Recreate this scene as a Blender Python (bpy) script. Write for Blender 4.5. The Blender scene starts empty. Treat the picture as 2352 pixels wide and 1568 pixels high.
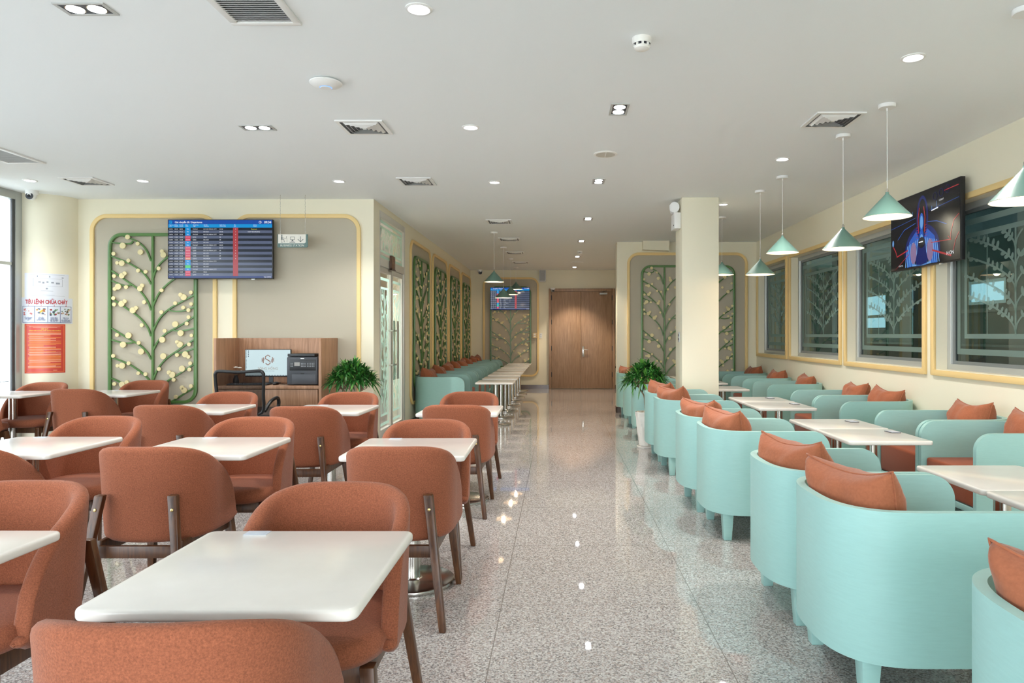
import bpy, bmesh, math, random
from mathutils import Vector, Matrix, noise
PI = math.pi
random.seed(7)
SC = bpy.context.scene
COL = SC.collection

# ------------------------------------------------------------------ camera, world, exposure
cam_d = bpy.data.cameras.new('camera')
cam = bpy.data.objects.new('camera', cam_d); COL.objects.link(cam)
cam.location = (0, 0, 1.35); cam.rotation_euler = (PI/2, 0, 0)
cam_d.sensor_width = 36; cam_d.lens = 24.6
cam_d.shift_x = -0.045; cam_d.shift_y = -0.0068
cam_d.clip_start = 0.05; cam_d.clip_end = 200
SC.camera = cam
vs = SC.view_settings
SC.display_settings.display_device = 'sRGB'
vs.view_transform = 'Standard'; vs.look = 'None'; vs.gamma = 1; vs.use_curve_mapping = False
vs.exposure = 0.87
cy = SC.cycles
cy.use_denoising = True
cy.max_bounces = 8; cy.diffuse_bounces = 5; cy.glossy_bounces = 4; cy.transparent_max_bounces = 12; cy.transmission_bounces = 6
cy.caustics_reflective = False; cy.caustics_refractive = False
cy.sample_clamp_indirect = 6

world = bpy.data.worlds.new('sky'); SC.world = world; world.use_nodes = True
bg = world.node_tree.nodes['Background']
bg.inputs['Color'].default_value = (0.93, 0.965, 1.0, 1); bg.inputs['Strength'].default_value = 6.2

def portal(name, loc, rot, sx, sy):
    d = bpy.data.lights.new(name, 'AREA'); d.shape = 'RECTANGLE'; d.size = sx; d.size_y = sy
    d.cycles.is_portal = True
    o = bpy.data.objects.new(name, d); COL.objects.link(o); o.location = loc; o.rotation_euler = rot
    return o
# daylight enters through the glazing on the left and through the glazed front behind the camera
portal('daylight_left', (-6.22, 1.95, 1.5), (0, -PI/2, 0), 2.9, 11.9)
portal('daylight_front', (-1.3, -4.15, 1.5), (PI/2, 0, 0), 9.4, 2.9)

# ------------------------------------------------------------------ helpers
def lin(c):
    return tuple(((x/255)/12.92 if x/255 <= 0.04045 else ((x/255+0.055)/1.055)**2.4) for x in c)
MATS = {}
def mat(name, c, rough=0.5, metal=0.0, spec=0.5, coat=0.0, emit=None, es=1.0, noise_s=0, noise_a=0.0, bump=0.0, bump_s=200, sheen=0.0, stretch=None, wave=0):
    if name in MATS: return MATS[name]
    m = bpy.data.materials.new(name); m.use_nodes = True
    nt = m.node_tree; b = nt.nodes['Principled BSDF']
    col = lin(c) + (1,)
    b.inputs['Base Color'].default_value = col
    b.inputs['Roughness'].default_value = rough
    b.inputs['Metallic'].default_value = metal
    b.inputs['Specular IOR Level'].default_value = spec
    b.inputs['Coat Weight'].default_value = coat
    b.inputs['Coat Roughness'].default_value = 0.08
    if sheen: b.inputs['Sheen Weight'].default_value = sheen; b.inputs['Sheen Roughness'].default_value = 0.4
    if emit is not None:
        b.inputs['Emission Color'].default_value = lin(emit) + (1,); b.inputs['Emission Strength'].default_value = es
    if noise_s or bump:
        tc = nt.nodes.new('ShaderNodeTexCoord'); mp = nt.nodes.new('ShaderNodeMapping')
        nt.links.new(tc.outputs['Object'], mp.inputs['Vector'])
        if stretch: mp.inputs['Scale'].default_value = stretch
    if noise_s:
        n = nt.nodes.new('ShaderNodeTexNoise'); n.inputs['Scale'].default_value = noise_s; n.inputs['Detail'].default_value = 6
        n.inputs['Roughness'].default_value = 0.6
        nt.links.new(mp.outputs['Vector'], n.inputs['Vector'])
        r = nt.nodes.new('ShaderNodeValToRGB')
        r.color_ramp.elements[0].position = 0.3; r.color_ramp.elements[1].position = 0.7
        r.color_ramp.elements[0].color = tuple(x*(1-noise_a) for x in col[:3]) + (1,)
        r.color_ramp.elements[1].color = tuple(min(1, x*(1+noise_a)) for x in col[:3]) + (1,)
        nt.links.new(n.outputs['Fac'], r.inputs['Fac']); nt.links.new(r.outputs['Color'], b.inputs['Base Color'])
    if bump:
        n2 = nt.nodes.new('ShaderNodeTexNoise'); n2.inputs['Scale'].default_value = bump_s; n2.inputs['Detail'].default_value = 4
        nt.links.new(mp.outputs['Vector'], n2.inputs['Vector'])
        bp = nt.nodes.new('ShaderNodeBump'); bp.inputs['Strength'].default_value = bump; bp.inputs['Distance'].default_value = 0.004
        nt.links.new(n2.outputs['Fac'], bp.inputs['Height']); nt.links.new(bp.outputs['Normal'], b.inputs['Normal'])
    MATS[name] = m
    return m

def glow(name, c, s):
    return mat(name, (6, 6, 7), rough=0.12, spec=0.25, emit=c, es=s)

def pane_mat(name, tint, fac_add=0.0, rough=0.0):
    m = bpy.data.materials.new(name); m.use_nodes = True; nt = m.node_tree
    for n in list(nt.nodes): nt.nodes.remove(n)
    out = nt.nodes.new('ShaderNodeOutputMaterial'); mx = nt.nodes.new('ShaderNodeMixShader')
    tr = nt.nodes.new('ShaderNodeBsdfTransparent'); gl = nt.nodes.new('ShaderNodeBsdfGlossy')
    ge = nt.nodes.new('ShaderNodeNewGeometry'); dt = nt.nodes.new('ShaderNodeVectorMath'); dt.operation = 'DOT_PRODUCT'
    nt.links.new(ge.outputs['Incoming'], dt.inputs[0]); nt.links.new(ge.outputs['Normal'], dt.inputs[1])
    ab = nt.nodes.new('ShaderNodeMath'); ab.operation = 'ABSOLUTE'; nt.links.new(dt.outputs['Value'], ab.inputs[0])
    om = nt.nodes.new('ShaderNodeMath'); om.operation = 'SUBTRACT'; om.inputs[0].default_value = 1.0; nt.links.new(ab.outputs[0], om.inputs[1])
    pw = nt.nodes.new('ShaderNodeMath'); pw.operation = 'POWER'; pw.inputs[1].default_value = 5; nt.links.new(om.outputs[0], pw.inputs[0])
    fr = nt.nodes.new('ShaderNodeMath'); fr.operation = 'MULTIPLY_ADD'; fr.inputs[1].default_value = 0.95; fr.inputs[2].default_value = 0.045; nt.links.new(pw.outputs[0], fr.inputs[0])
    tr.inputs['Color'].default_value = lin(tint) + (1,); gl.inputs['Roughness'].default_value = rough
    gl.inputs['Color'].default_value = (0.9, 0.95, 0.95, 1)
    ad = nt.nodes.new('ShaderNodeMath'); ad.operation = 'ADD'; ad.use_clamp = True; ad.inputs[1].default_value = fac_add
    nt.links.new(fr.outputs[0], ad.inputs[0]); nt.links.new(ad.outputs[0], mx.inputs[0])
    nt.links.new(tr.outputs[0], mx.inputs[1]); nt.links.new(gl.outputs[0], mx.inputs[2]); nt.links.new(mx.outputs[0], out.inputs[0])
    return m
def frost_mat(name, c, fac):
    m = bpy.data.materials.new(name); m.use_nodes = True; nt = m.node_tree
    for n in list(nt.nodes): nt.nodes.remove(n)
    out = nt.nodes.new('ShaderNodeOutputMaterial'); mx = nt.nodes.new('ShaderNodeMixShader'); mx.inputs[0].default_value = fac
    tr = nt.nodes.new('ShaderNodeBsdfTransparent'); df = nt.nodes.new('ShaderNodeBsdfDiffuse')
    tl = nt.nodes.new('ShaderNodeBsdfTranslucent'); m2 = nt.nodes.new('ShaderNodeMixShader'); m2.inputs[0].default_value = 0.45
    df.inputs['Color'].default_value = lin(c)+(1,); tl.inputs['Color'].default_value = lin(c)+(1,)
    nt.links.new(df.outputs[0], m2.inputs[1]); nt.links.new(tl.outputs[0], m2.inputs[2])
    nt.links.new(tr.outputs[0], mx.inputs[1]); nt.links.new(m2.outputs[0], mx.inputs[2]); nt.links.new(mx.outputs[0], out.inputs[0])
    return m

def wood(name, c1, c2, sc=(1, 1, 1), rough=0.45, freq=30):
    m = bpy.data.materials.new(name); m.use_nodes = True; nt = m.node_tree; b = nt.nodes['Principled BSDF']
    tc = nt.nodes.new('ShaderNodeTexCoord'); mp = nt.nodes.new('ShaderNodeMapping'); mp.inputs['Scale'].default_value = sc
    n = nt.nodes.new('ShaderNodeTexNoise'); n.inputs['Scale'].default_value = freq; n.inputs['Detail'].default_value = 8; n.inputs['Roughness'].default_value = 0.65
    n.inputs['Distortion'].default_value = 0.6
    r = nt.nodes.new('ShaderNodeValToRGB'); r.color_ramp.elements[0].position = 0.35; r.color_ramp.elements[1].position = 0.65
    r.color_ramp.elements[0].color = lin(c1)+(1,); r.color_ramp.elements[1].color = lin(c2)+(1,)
    nt.links.new(tc.outputs['Object'], mp.inputs[0]); nt.links.new(mp.outputs[0], n.inputs['Vector'])
    nt.links.new(n.outputs['Fac'], r.inputs[0]); nt.links.new(r.outputs[0], b.inputs['Base Color'])
    b.inputs['Roughness'].default_value = rough
    return m

class MB:
    def __init__(s): s.v = []; s.f = []; s.mi = []; s.cur = 0
    def add(s, vs_, fs_):
        k = len(s.v); s.v += [tuple(p) for p in vs_]
        for f in fs_: s.f.append([i+k for i in f]); s.mi.append(s.cur)
        return s
    def box(s, x0, x1, y0, y1, z0, z1):
        if x0 > x1: x0, x1 = x1, x0
        if y0 > y1: y0, y1 = y1, y0
        if z0 > z1: z0, z1 = z1, z0
        return s.add([(x0,y0,z0),(x1,y0,z0),(x1,y1,z0),(x0,y1,z0),(x0,y0,z1),(x1,y0,z1),(x1,y1,z1),(x0,y1,z1)],
                     [(3,2,1,0),(4,5,6,7),(0,1,5,4),(1,2,6,5),(2,3,7,6),(3,0,4,7)])
    def hexa(s, bot, top):   # 4 bottom points, 4 top points (ccw from above)
        return s.add(list(bot)+list(top), [(3,2,1,0),(4,5,6,7),(0,1,5,4),(1,2,6,5),(2,3,7,6),(3,0,4,7)])
    def lathe(s, prof, n=32, c=(0,0,0), axis='z', cap=True):
        vs_, fs_ = [], []
        for (r, z) in prof:
            for i in range(n):
                a = 2*PI*i/n; x, y = r*math.cos(a), r*math.sin(a)
                p = (x, y, z) if axis == 'z' else ((x, -z, y) if axis == 'y' else (z, x, y))
                vs_.append((p[0]+c[0], p[1]+c[1], p[2]+c[2]))
        m = len(prof)
        for j in range(m-1):
            for i in range(n):
                fs_.append((j*n+i, j*n+(i+1)%n, (j+1)*n+(i+1)%n, (j+1)*n+i))
        if cap:
            if prof[0][0] > 1e-6: fs_.append(tuple(reversed(range(n))))
            if prof[-1][0] > 1e-6: fs_.append(tuple((m-1)*n+i for i in range(n)))
        return s.add(vs_, fs_)
    def cyl(s, c, r, z0, z1, n=24, axis='z'):
        return s.lathe([(r, z0), (r, z1)], n, c, axis)
    def sphere(s, c, r, n=16, sx=1, sy=1, sz=1):
        m = n//2; vs_, fs_ = [], []
        for j in range(m+1):
            t = PI*j/m
            for i in range(n):
                a = 2*PI*i/n
                vs_.append((c[0]+sx*r*math.sin(t)*math.cos(a), c[1]+sy*r*math.sin(t)*math.sin(a), c[2]-sz*r*math.cos(t)))
        for j in range(m):
            for i in range(n): fs_.append((j*n+i, j*n+(i+1)%n, (j+1)*n+(i+1)%n, (j+1)*n+i))
        return s.add(vs_, fs_)
    def tube(s, pts, r, n=8, closed=False):
        pts = [Vector(p) for p in pts]; m = len(pts); vs_, fs_ = [], []
        rr = r if isinstance(r, (list, tuple)) else [r]*m
        up = Vector((0, 0, 1))
        t0 = (pts[1]-pts[0]).normalized()
        if abs(t0.dot(up)) > 0.9: up = Vector((0, 1, 0))
        nrm = t0.cross(up).normalized()
        for i, p in enumerate(pts):
            if closed: t = (pts[(i+1) % m]-pts[i-1]).normalized()
            else: t = (pts[min(i+1, m-1)]-pts[max(i-1, 0)]).normalized()
            nrm = (nrm - t*nrm.dot(t)).normalized(); bn = t.cross(nrm)
            for k in range(n):
                a = 2*PI*k/n; q = p+(nrm*math.cos(a)+bn*math.sin(a))*rr[i]; vs_.append(tuple(q))
        for i in range(m if closed else m-1):
            j = (i+1) % m
            for k in range(n): fs_.append((i*n+k, i*n+(k+1)%n, j*n+(k+1)%n, j*n+k))
        if not closed: fs_.append(tuple(reversed(range(n)))); fs_.append(tuple((m-1)*n+k for k in range(n)))
        return s.add(vs_, fs_)
    def prism(s, poly, a0, a1, plane='xy'):   # poly ccw in its plane; a0<a1 along the third axis
        n = len(poly)
        def P(p, a):
            return (p[0], p[1], a) if plane == 'xy' else ((p[0], a, p[1]) if plane == 'xz' else (a, p[0], p[1]))
        vs_ = [P(p, a0) for p in poly]+[P(p, a1) for p in poly]
        fs_ = [tuple(reversed(range(n))), tuple(range(n, 2*n))]+[(i, (i+1)%n, n+(i+1)%n, n+i) for i in range(n)]
        if plane == 'xz': fs_ = [tuple(reversed(f)) for f in fs_]
        return s.add(vs_, fs_)
    def ring(s, outer, inner, a0, a1):         # frame in the xz plane, y from a0 to a1
        n = len(outer); vs_ = []
        for poly, a in ((outer, a0), (inner, a0), (outer, a1), (inner, a1)): vs_ += [(p[0], a, p[1]) for p in poly]
        fs_ = []
        for i in range(n):
            j = (i+1) % n
            fs_ += [(i, j, n+j, n+i), (2*n+j, 2*n+i, 3*n+i, 3*n+j), (j, i, 2*n+i, 2*n+j), (n+i, n+j, 3*n+j, 3*n+i)]
        return s.add(vs_, fs_)
    def ribbon(s, pts, w, y0, y1):             # flat band in the xz plane with depth y0..y1
        L, R = [], []
        m = len(pts)
        for i in range(m):
            a = Vector(pts[max(i-1, 0)]); b = Vector(pts[min(i+1, m-1)]); t = (b-a); t = t.normalized() if t.length else Vector((1, 0))
            nn = Vector((-t.y, t.x))*w/2; p = Vector(pts[i]); L.append(p+nn); R.append(p-nn)
        vs_ = []
        for i in range(m): vs_ += [(L[i].x, y0, L[i].y), (R[i].x, y0, R[i].y), (R[i].x, y1, R[i].y), (L[i].x, y1, L[i].y)]
        fs_ = [(3, 2, 1, 0), tuple((m-1)*4+k for k in range(4))]
        for i in range(m-1):
            for k in range(4): fs_.append((i*4+k, i*4+(k+1)%4, (i+1)*4+(k+1)%4, (i+1)*4+k))
        return s.add(vs_, fs_)
    def mesh(s, name, mats, bevel=0, segs=2, ang=35):
        me = bpy.data.meshes.new(name); me.from_pydata(s.v, [], s.f); me.validate()
        bm = bmesh.new(); bm.from_mesh(me)
        bmesh.ops.recalc_face_normals(bm, faces=bm.faces)
        if bevel:
            ed = [e for e in bm.edges if len(e.link_faces) == 2 and e.calc_face_angle(0) > 0.6]
            bmesh.ops.bevel(bm, geom=ed, offset=bevel, segments=segs, affect='EDGES', profile=0.5, clamp_overlap=True)
        bm.to_mesh(me); bm.free()
        if not isinstance(mats, (list, tuple)): mats = [mats]
        for m_ in mats: me.materials.append(m_)
        if not bevel and len(mats) > 1 and len(me.polygons) == len(s.mi):
            for p, k in zip(me.polygons, s.mi): p.material_index = k
        me.shade_smooth(); me.set_sharp_from_angle(angle=math.radians(ang))
        return me
    def build(s, name, mats, parent=None, bevel=0, segs=2, loc=None, ang=35):
        o = bpy.data.objects.new(name, s.mesh(name, mats, bevel, segs, ang)); COL.objects.link(o)
        if parent is not None: o.parent = parent
        if loc: o.location = loc
        return o

def tag(o, label, cat, group=None, kind=None):
    o['label'] = label; o['category'] = cat
    if group: o['group'] = group
    if kind: o['kind'] = kind
    return o
def thing(name, label, cat, loc=(0, 0, 0), rz=0, group=None):
    o = bpy.data.objects.new(name, None); COL.objects.link(o); o.empty_display_size = 0.1
    o.location = loc; o.rotation_euler = (0, 0, rz)
    return tag(o, label, cat, group)
def struct(o):
    o['kind'] = 'structure'; return o
def dup(o, loc=None, rz=None, label=None, group=None, parent=None):
    c = o.copy(); COL.objects.link(c)
    if parent is not None: c.parent = parent
    if loc is not None: c.location = loc
    if rz is not None: c.rotation_euler = (0, 0, rz)
    if label: c['label'] = label
    if group: c['group'] = group
    for ch in list(o.children): dup(ch, parent=c)
    return c
def lamp(name, kind, loc, power, color=(1, 1, 1), parent=None, size=0.05, spot=None, blend=0.5, rot=(0, 0, 0)):
    d = bpy.data.lights.new(name, kind); d.energy = power; d.color = color
    if kind == 'AREA': d.shape = 'DISK'; d.size = size
    else: d.shadow_soft_size = size
    if kind == 'SPOT': d.spot_size = spot; d.spot_blend = blend
    o = bpy.data.objects.new(name, d); COL.objects.link(o); o.location = loc; o.rotation_euler = rot
    if parent is not None: o.parent = parent
    return o
def rrect(w, h, r, n=8, cx=0, cz=0, rs=None):
    pts = []
    for (sx, sz, a0) in ((1, 1, 0), (-1, 1, 90), (-1, -1, 180), (1, -1, 270)):
        for i in range(n+1):
            a = math.radians(a0+90*i/n)
            pts.append((cx+sx*(w/2-r)+r*math.cos(a), cz+sz*(h/2-r)+r*math.sin(a)))
    return pts
def text_mesh(txt, size, mats, name='lettering', align='LEFT', bold=0.0, spacing=1.0, line=1.0, sx=1.0):
    cu = bpy.data.curves.new(name, 'FONT'); cu.body = txt; cu.size = size; cu.align_x = align; cu.offset = bold
    cu.space_character = spacing; cu.space_line = line; cu.resolution_u = 2; cu.fill_mode = 'FRONT'
    o = bpy.data.objects.new(name, cu); COL.objects.link(o)
    bpy.context.view_layer.update()
    me = bpy.data.meshes.new_from_object(o.evaluated_get(bpy.context.evaluated_depsgraph_get()))
    bpy.data.objects.remove(o); bpy.data.curves.remove(cu)
    me.name = name; me.materials.clear(); me.materials.append(mats)
    for v in me.vertices: x, y, z = v.co; v.co = (x*sx, 0, y)    # stand the text up in the xz plane, facing -y
    return me
def text(txt, size, m, loc, parent, align='LEFT', bold=0.0, spacing=1.0, line=1.0, name='lettering', sx=1.0):
    o = bpy.data.objects.new(name, text_mesh(txt, size, m, name, align, bold, spacing, line, sx)); COL.objects.link(o)
    o.parent = parent; o.location = loc
    return o

# ------------------------------------------------------------------ materials
M_wall = mat('cream_paint', (236, 230, 208), 0.85, spec=0.2, bump=0.05, bump_s=120)
M_ceil = mat('white_ceiling_paint', (240, 244, 245), 0.9, spec=0.2)
M_fab = mat('greige_wall_fabric', (188, 180, 162), 0.95, spec=0.15, bump=0.3, bump_s=700)
M_yel = mat('pale_yellow_trim', (234, 204, 142), 0.5)
M_grn = mat('sage_green_lacquer', (86, 124, 68), 0.28)
M_disc = mat('cream_yellow_disc', (226, 212, 162), 0.5)
M_rust = mat('rust_fabric', (147, 88, 64), 0.95, spec=0.15, noise_s=230, noise_a=0.30, bump=0.4, bump_s=500, sheen=0.15)
M_rust2 = mat('rust_velvet', (162, 98, 70), 0.9, spec=0.15, noise_s=90, noise_a=0.1, bump=0.3, bump_s=60, sheen=0.25)
M_seat = mat('rust_seat_fabric', (148, 78, 52), 0.95, spec=0.15, noise_s=200, noise_a=0.12, bump=0.2, bump_s=500, sheen=0.2)
M_teal = mat('mint_paint', (155, 198, 193), 0.42, noise_s=14, noise_a=0.03, bump=0.05, bump_s=60, stretch=(1, 1, 9))
M_tealin = M_teal
M_top = mat('white_stone_top', (228, 224, 218), 0.16, noise_s=6, noise_a=0.03)
M_steel = mat('brushed_steel', (200, 196, 190), 0.22, metal=1.0)
M_brass = mat('brass_screw', (222, 196, 130), 0.25, metal=1.0)
M_dwood = wood('dark_walnut', (60, 34, 18), (98, 62, 36), (1, 1, 0.1), 0.35, 60)
M_desk = wood('oak_laminate', (150, 108, 78), (184, 140, 108), (1, 1, 0.07), 0.45, 40)
M_door = wood('door_oak_veneer', (150, 119, 95), (178, 147, 120), (1, 1, 0.06), 0.4, 45)
M_black = mat('black_plastic', (24, 24, 26), 0.4)
M_dgrey = mat('dark_grey_plastic', (58, 60, 66), 0.45)
M_white = mat('white_plastic', (236, 236, 234), 0.4)
M_lgrey = mat('light_grey_metal', (196, 198, 196), 0.4, metal=0.3)
M_alu = mat('silver_grey_aluminium', (188, 192, 190), 0.35, metal=0.4)
M_dalu = mat('dark_grey_gasket', (70, 72, 74), 0.5)
M_shade = mat('grey_green_lamp_enamel', (104, 138, 127), 0.4)
M_shadein = mat('cream_lamp_inside', (250, 235, 215), 0.6)
M_leaf = mat('dark_green_leaf', (44, 98, 38), 0.4, noise_s=8, noise_a=0.5)
M_leaf2 = mat('fresh_green_leaf', (96, 152, 62), 0.4)
M_bark = mat('grey_brown_bark', (140, 122, 96), 0.8)
M_ceramic = mat('white_ceramic', (238, 236, 230), 0.35)
M_stone = mat('pale_pebble', (226, 212, 190), 0.7)
M_soil = mat('dark_soil', (58, 44, 34), 0.95)
M_granite_dark = mat('dark_granite_skirting', (112, 100, 96), 0.2, noise_s=180, noise_a=0.35)
M_mint_film = frost_mat('mint_frosted_film', (196, 232, 222), 0.9)
M_grey_film = frost_mat('grey_green_frosted_film', (176, 202, 192), 0.62)
M_pane = pane_mat('clear_glass', (246, 248, 248))
M_tint = pane_mat('grey_tinted_glass', (230, 234, 236))
M_pane_dark = pane_mat('tinted_glass', (170, 190, 186), 0.03)

def floor_material():
    m = bpy.data.materials.new('polished_speckled_granite'); m.use_nodes = True; nt = m.node_tree; b = nt.nodes['Principled BSDF']
    N = nt.nodes.new; Lk = nt.links.new
    tc = N('ShaderNodeTexCoord')
    vo = N('ShaderNodeTexVoronoi'); vo.inputs['Scale'].default_value = 150; vo.feature = 'F1'
    n1 = N('ShaderNodeTexNoise'); n1.inputs['Scale'].default_value = 90; n1.inputs['Detail'].default_value = 6; n1.inputs['Roughness'].default_value = 0.75
    Lk(tc.outputs['Object'], vo.inputs['Vector']); Lk(tc.outputs['Object'], n1.inputs['Vector'])
    sep = N('ShaderNodeSeparateColor'); Lk(vo.outputs['Color'], sep.inputs[0])
    r = N('ShaderNodeValToRGB'); cr = r.color_ramp; cr.interpolation = 'LINEAR'
    stops = [(0.0, (34, 36, 44)), (0.16, (84, 82, 88)), (0.32, (158, 138, 126)), (0.5, (168, 164, 162)), (0.72, (192, 188, 186)), (1.0, (226, 224, 222))]
    cr.elements[0].position = 0; cr.elements[0].color = lin(stops[0][1])+(1,)
    cr.elements[1].position = 1; cr.elements[1].color = lin(stops[-1][1])+(1,)
    for p, c in stops[1:-1]:
        e = cr.elements.new(p); e.color = lin(c)+(1,)
    Lk(sep.outputs[0], r.inputs[0])
    r2 = N('ShaderNodeValToRGB'); r2.color_ramp.elements[0].position = 0.36; r2.color_ramp.elements[1].position = 0.62
    r2.color_ramp.elements[0].color = lin((108, 100, 99))+(1,); r2.color_ramp.elements[1].color = lin((200, 194, 190))+(1,)
    Lk(n1.outputs['Fac'], r2.inputs[0])
    mx = N('ShaderNodeMix'); mx.data_type = 'RGBA'; mx.inputs[0].default_value = 0.5
    Lk(r.outputs[0], mx.inputs[6]); Lk(r2.outputs[0], mx.inputs[7])
    # joints
    sx = N('ShaderNodeSeparateXYZ'); Lk(tc.outputs['Object'], sx.inputs[0])
    facs = []
    for ax, off in (('X', 0.282), ('Y', -0.555)):
        a = N('ShaderNodeMath'); a.operation = 'ADD'; a.inputs[1].default_value = off+98.0; Lk(sx.outputs[ax], a.inputs[0])
        d = N('ShaderNodeMath'); d.operation = 'DIVIDE'; d.inputs[1].default_value = 0.98; Lk(a.outputs[0], d.inputs[0])
        f = N('ShaderNodeMath'); f.operation = 'FRACT'; Lk(d.outputs[0], f.inputs[0])
        g = N('ShaderNodeMath'); g.operation = 'PINGPONG'; g.inputs[1].default_value = 0.5; Lk(f.outputs[0], g.inputs[0])
        l = N('ShaderNodeMath'); l.operation = 'LESS_THAN'; l.inputs[1].default_value = 0.0022; Lk(g.outputs[0], l.inputs[0])
        facs.append(l)
    mm = N('ShaderNodeMath'); mm.operation = 'MAXIMUM'; Lk(facs[0].outputs[0], mm.inputs[0]); Lk(facs[1].outputs[0], mm.inputs[1])
    m3 = N('ShaderNodeMix'); m3.data_type = 'RGBA'; Lk(mm.outputs[0], m3.inputs[0]); Lk(mx.outputs[2], m3.inputs[6]); m3.inputs[7].default_value = lin((124, 116, 112))+(1,)
    Lk(m3.outputs[2], b.inputs['Base Color'])
    b.inputs['Roughness'].default_value = 0.03; b.inputs['IOR'].default_value = 1.8
    return m
M_floor = floor_material()

# ------------------------------------------------------------------ room shell
H = 2.95
def sbox(name, m, *boxes, bevel=0):
    mb = MB()
    for b_ in boxes: mb.box(*b_)
    return struct(mb.build(name, m, bevel=bevel))
sbox('floor', M_floor, (-6.3, 7.4, -4.3, 17.7, -0.12, 0.0))
sbox('ceiling', M_ceil, (-6.3, 7.4, -4.3, 17.7, H, H+0.12))
sbox('wall_back', M_wall, (-6.3, -2.18, 8.27, 8.54, 0, H))
sbox('wall_corridor', M_wall, (-2.36, -2.18, 9.98, 17.4, 0, H), (-2.36, -2.18, 8.54, 9.98, 2.875, H))
sbox('wall_end', M_wall, (-6.3, 1.7, 17.4, 17.6, 0, H))
sbox('wall_corridor_right', M_wall, (1.45, 1.65, 12.35, 17.4, 0, H))
sbox('wall_back_right', M_wall, (1.02, 3.66, 12.1, 12.36, 0, H))
sbox('wall_lounge_left', mat('terracotta_paint', (206, 156, 128), 0.8), (-6.3, -6.12, 8.54, 17.4, 0, H))
WY = [(10.50, 11.98), (8.50, 10.30), (6.55, 8.30), (4.55, 6.35)]   # window openings in the right wall
WZ0, WZ1 = 1.03, 2.48
segs = [(3.43, 3.66, -4.3, 12.1, 0, WZ0), (3.43, 3.66, -4.3, 12.1, WZ1, H), (3.43, 3.66, -4.3, WY[3][0], WZ0, WZ1), (3.43, 3.66, WY[0][1], 12.1, WZ0, WZ1)]
for a_, b_ in ((0, 1), (1, 2), (2, 3)): segs.append((3.43, 3.66, WY[b_][1], WY[a_][0], WZ0, WZ1))
sbox('wall_right', M_wall, *segs)
sbox('wall_front', M_wall, (-6.3, 7.4, -4.3, -4.1, 2.75, H), (3.3, 7.4, -4.3, -4.1, 0, 2.75), (-6.3, -6.0, -4.3, -4.1, 0, 2.75))
# unseen solid pier, added to cut the daylight on the back left wall
sbox('wall_left_daylight_block', M_wall, (-6.2, -6.0, 5.3, 7.0, 0, H))
# column
sbox('pillar', M_wall, (1.445, 1.875, 8.16, 8.6, 0, H), bevel=0.006)
mb = MB(); mb.lathe([(0.36, 0), (0.36, H)], 64, (-6.03, 8.27, 0)); struct(mb.build('round_pillar', M_wall))
# duct box above the right lattice wall
mb = MB(); mb.prism([(1.45, 2.95), (1.90, 2.95), (1.90, 2.78), (1.45, 2.80)][::-1], 11.94, 12.1, 'xz'); struct(mb.build('trim_9', M_wall))

# baseboards (dark granite)
sbox('baseboard_back', M_granite_dark, (-5.68, -2.18, 8.255, 8.27, 0, 0.1))
sbox('baseboard_corridor', M_granite_dark, (-2.18, -2.165, 10.0, 17.4, 0, 0.1))
sbox('baseboard_end', M_granite_dark, (-2.165, -0.19, 17.385, 17.4, 0, 0.1), (1.39, 1.45, 17.385, 17.4, 0, 0.1))
sbox('baseboard_right', M_granite_dark, (1.005, 1.02, 12.085, 12.36, 0, 0.1), (1.005, 3.43, 12.085, 12.1, 0, 0.1), (3.415, 3.43, -4.1, 12.085, 0, 0.1))
sbox('baseboard_pillar', M_granite_dark, (1.43, 1.89, 8.145, 8.615, 0, 0.1))

# left glazing (window_5), full height
w5 = struct(MB().box(-6.14, -6.06, 7.82, 7.93, 0, H).box(-6.14, -6.06, -4.1, 7.82, 2.86, H).box(-6.14, -6.06, -4.1, 7.82, 0, 0.08).build('window_5', M_alu, bevel=0.004))
for y in (7.03, 5.27, 3.3, 1.8, 0.3, -1.2, -2.7, -4.05):
    MB().box(-6.13, -6.07, y-0.025, y+0.025, 0.08, 2.86).build('mullion', M_alu, w5, bevel=0.003)
MB().box(-6.125, -6.075, -4.1, 7.82, 2.12, 2.155).build('transom', M_alu, w5)
MB().box(-6.11, -6.095, -4.05, 7.82, 0.08, 2.86).build('pane', M_tint, w5)
MB().box(-6.09, -6.07, 7.78, 7.82, 0.08, 2.86).build('gasket', M_dalu, w5)
w6 = struct(MB().box(-6.0, 3.3, -4.24, -4.16, 2.67, 2.75).box(-6.0, 3.3, -4.24, -4.16, 0, 0.08).build('window_6', M_alu))
for i in range(7):
    x = -6.0+i*1.55
    MB().box(x-0.03, x+0.03, -4.23, -4.17, 0.08, 2.67).build('mullion', M_alu, w6)
MB().box(-6.0, 3.3, -4.205, -4.195, 0.08, 2.67).build('pane', M_pane, w6)
# outside: pale paving and a pale facade wall
g = struct(MB().box(-40, -6.3, -40, 40, -0.2, -0.02).build('ground_outside', mat('pale_paving', (190, 192, 190), 0.9)))
g = struct(MB().box(-40, 40, -40, -4.3, -0.2, -0.03).build('ground_front', mat('pale_paving', (190, 192, 190), 0.9)))
fac = MB().box(-16.3, -16, -6, 60, 0, 4.2)
for i in range(16): fac.box(-16.0, -15.92, -4+i*4, -3.9+i*4, 0, 4.2)
fac.box(-16.0, -15.9, -6, 60, 0.9, 0.98).box(-16.0, -15.9, -6, 60, 2.1, 2.16)
struct(fac.build('exterior_facade', mat('pale_facade', (205, 212, 216), 0.7)))

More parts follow.
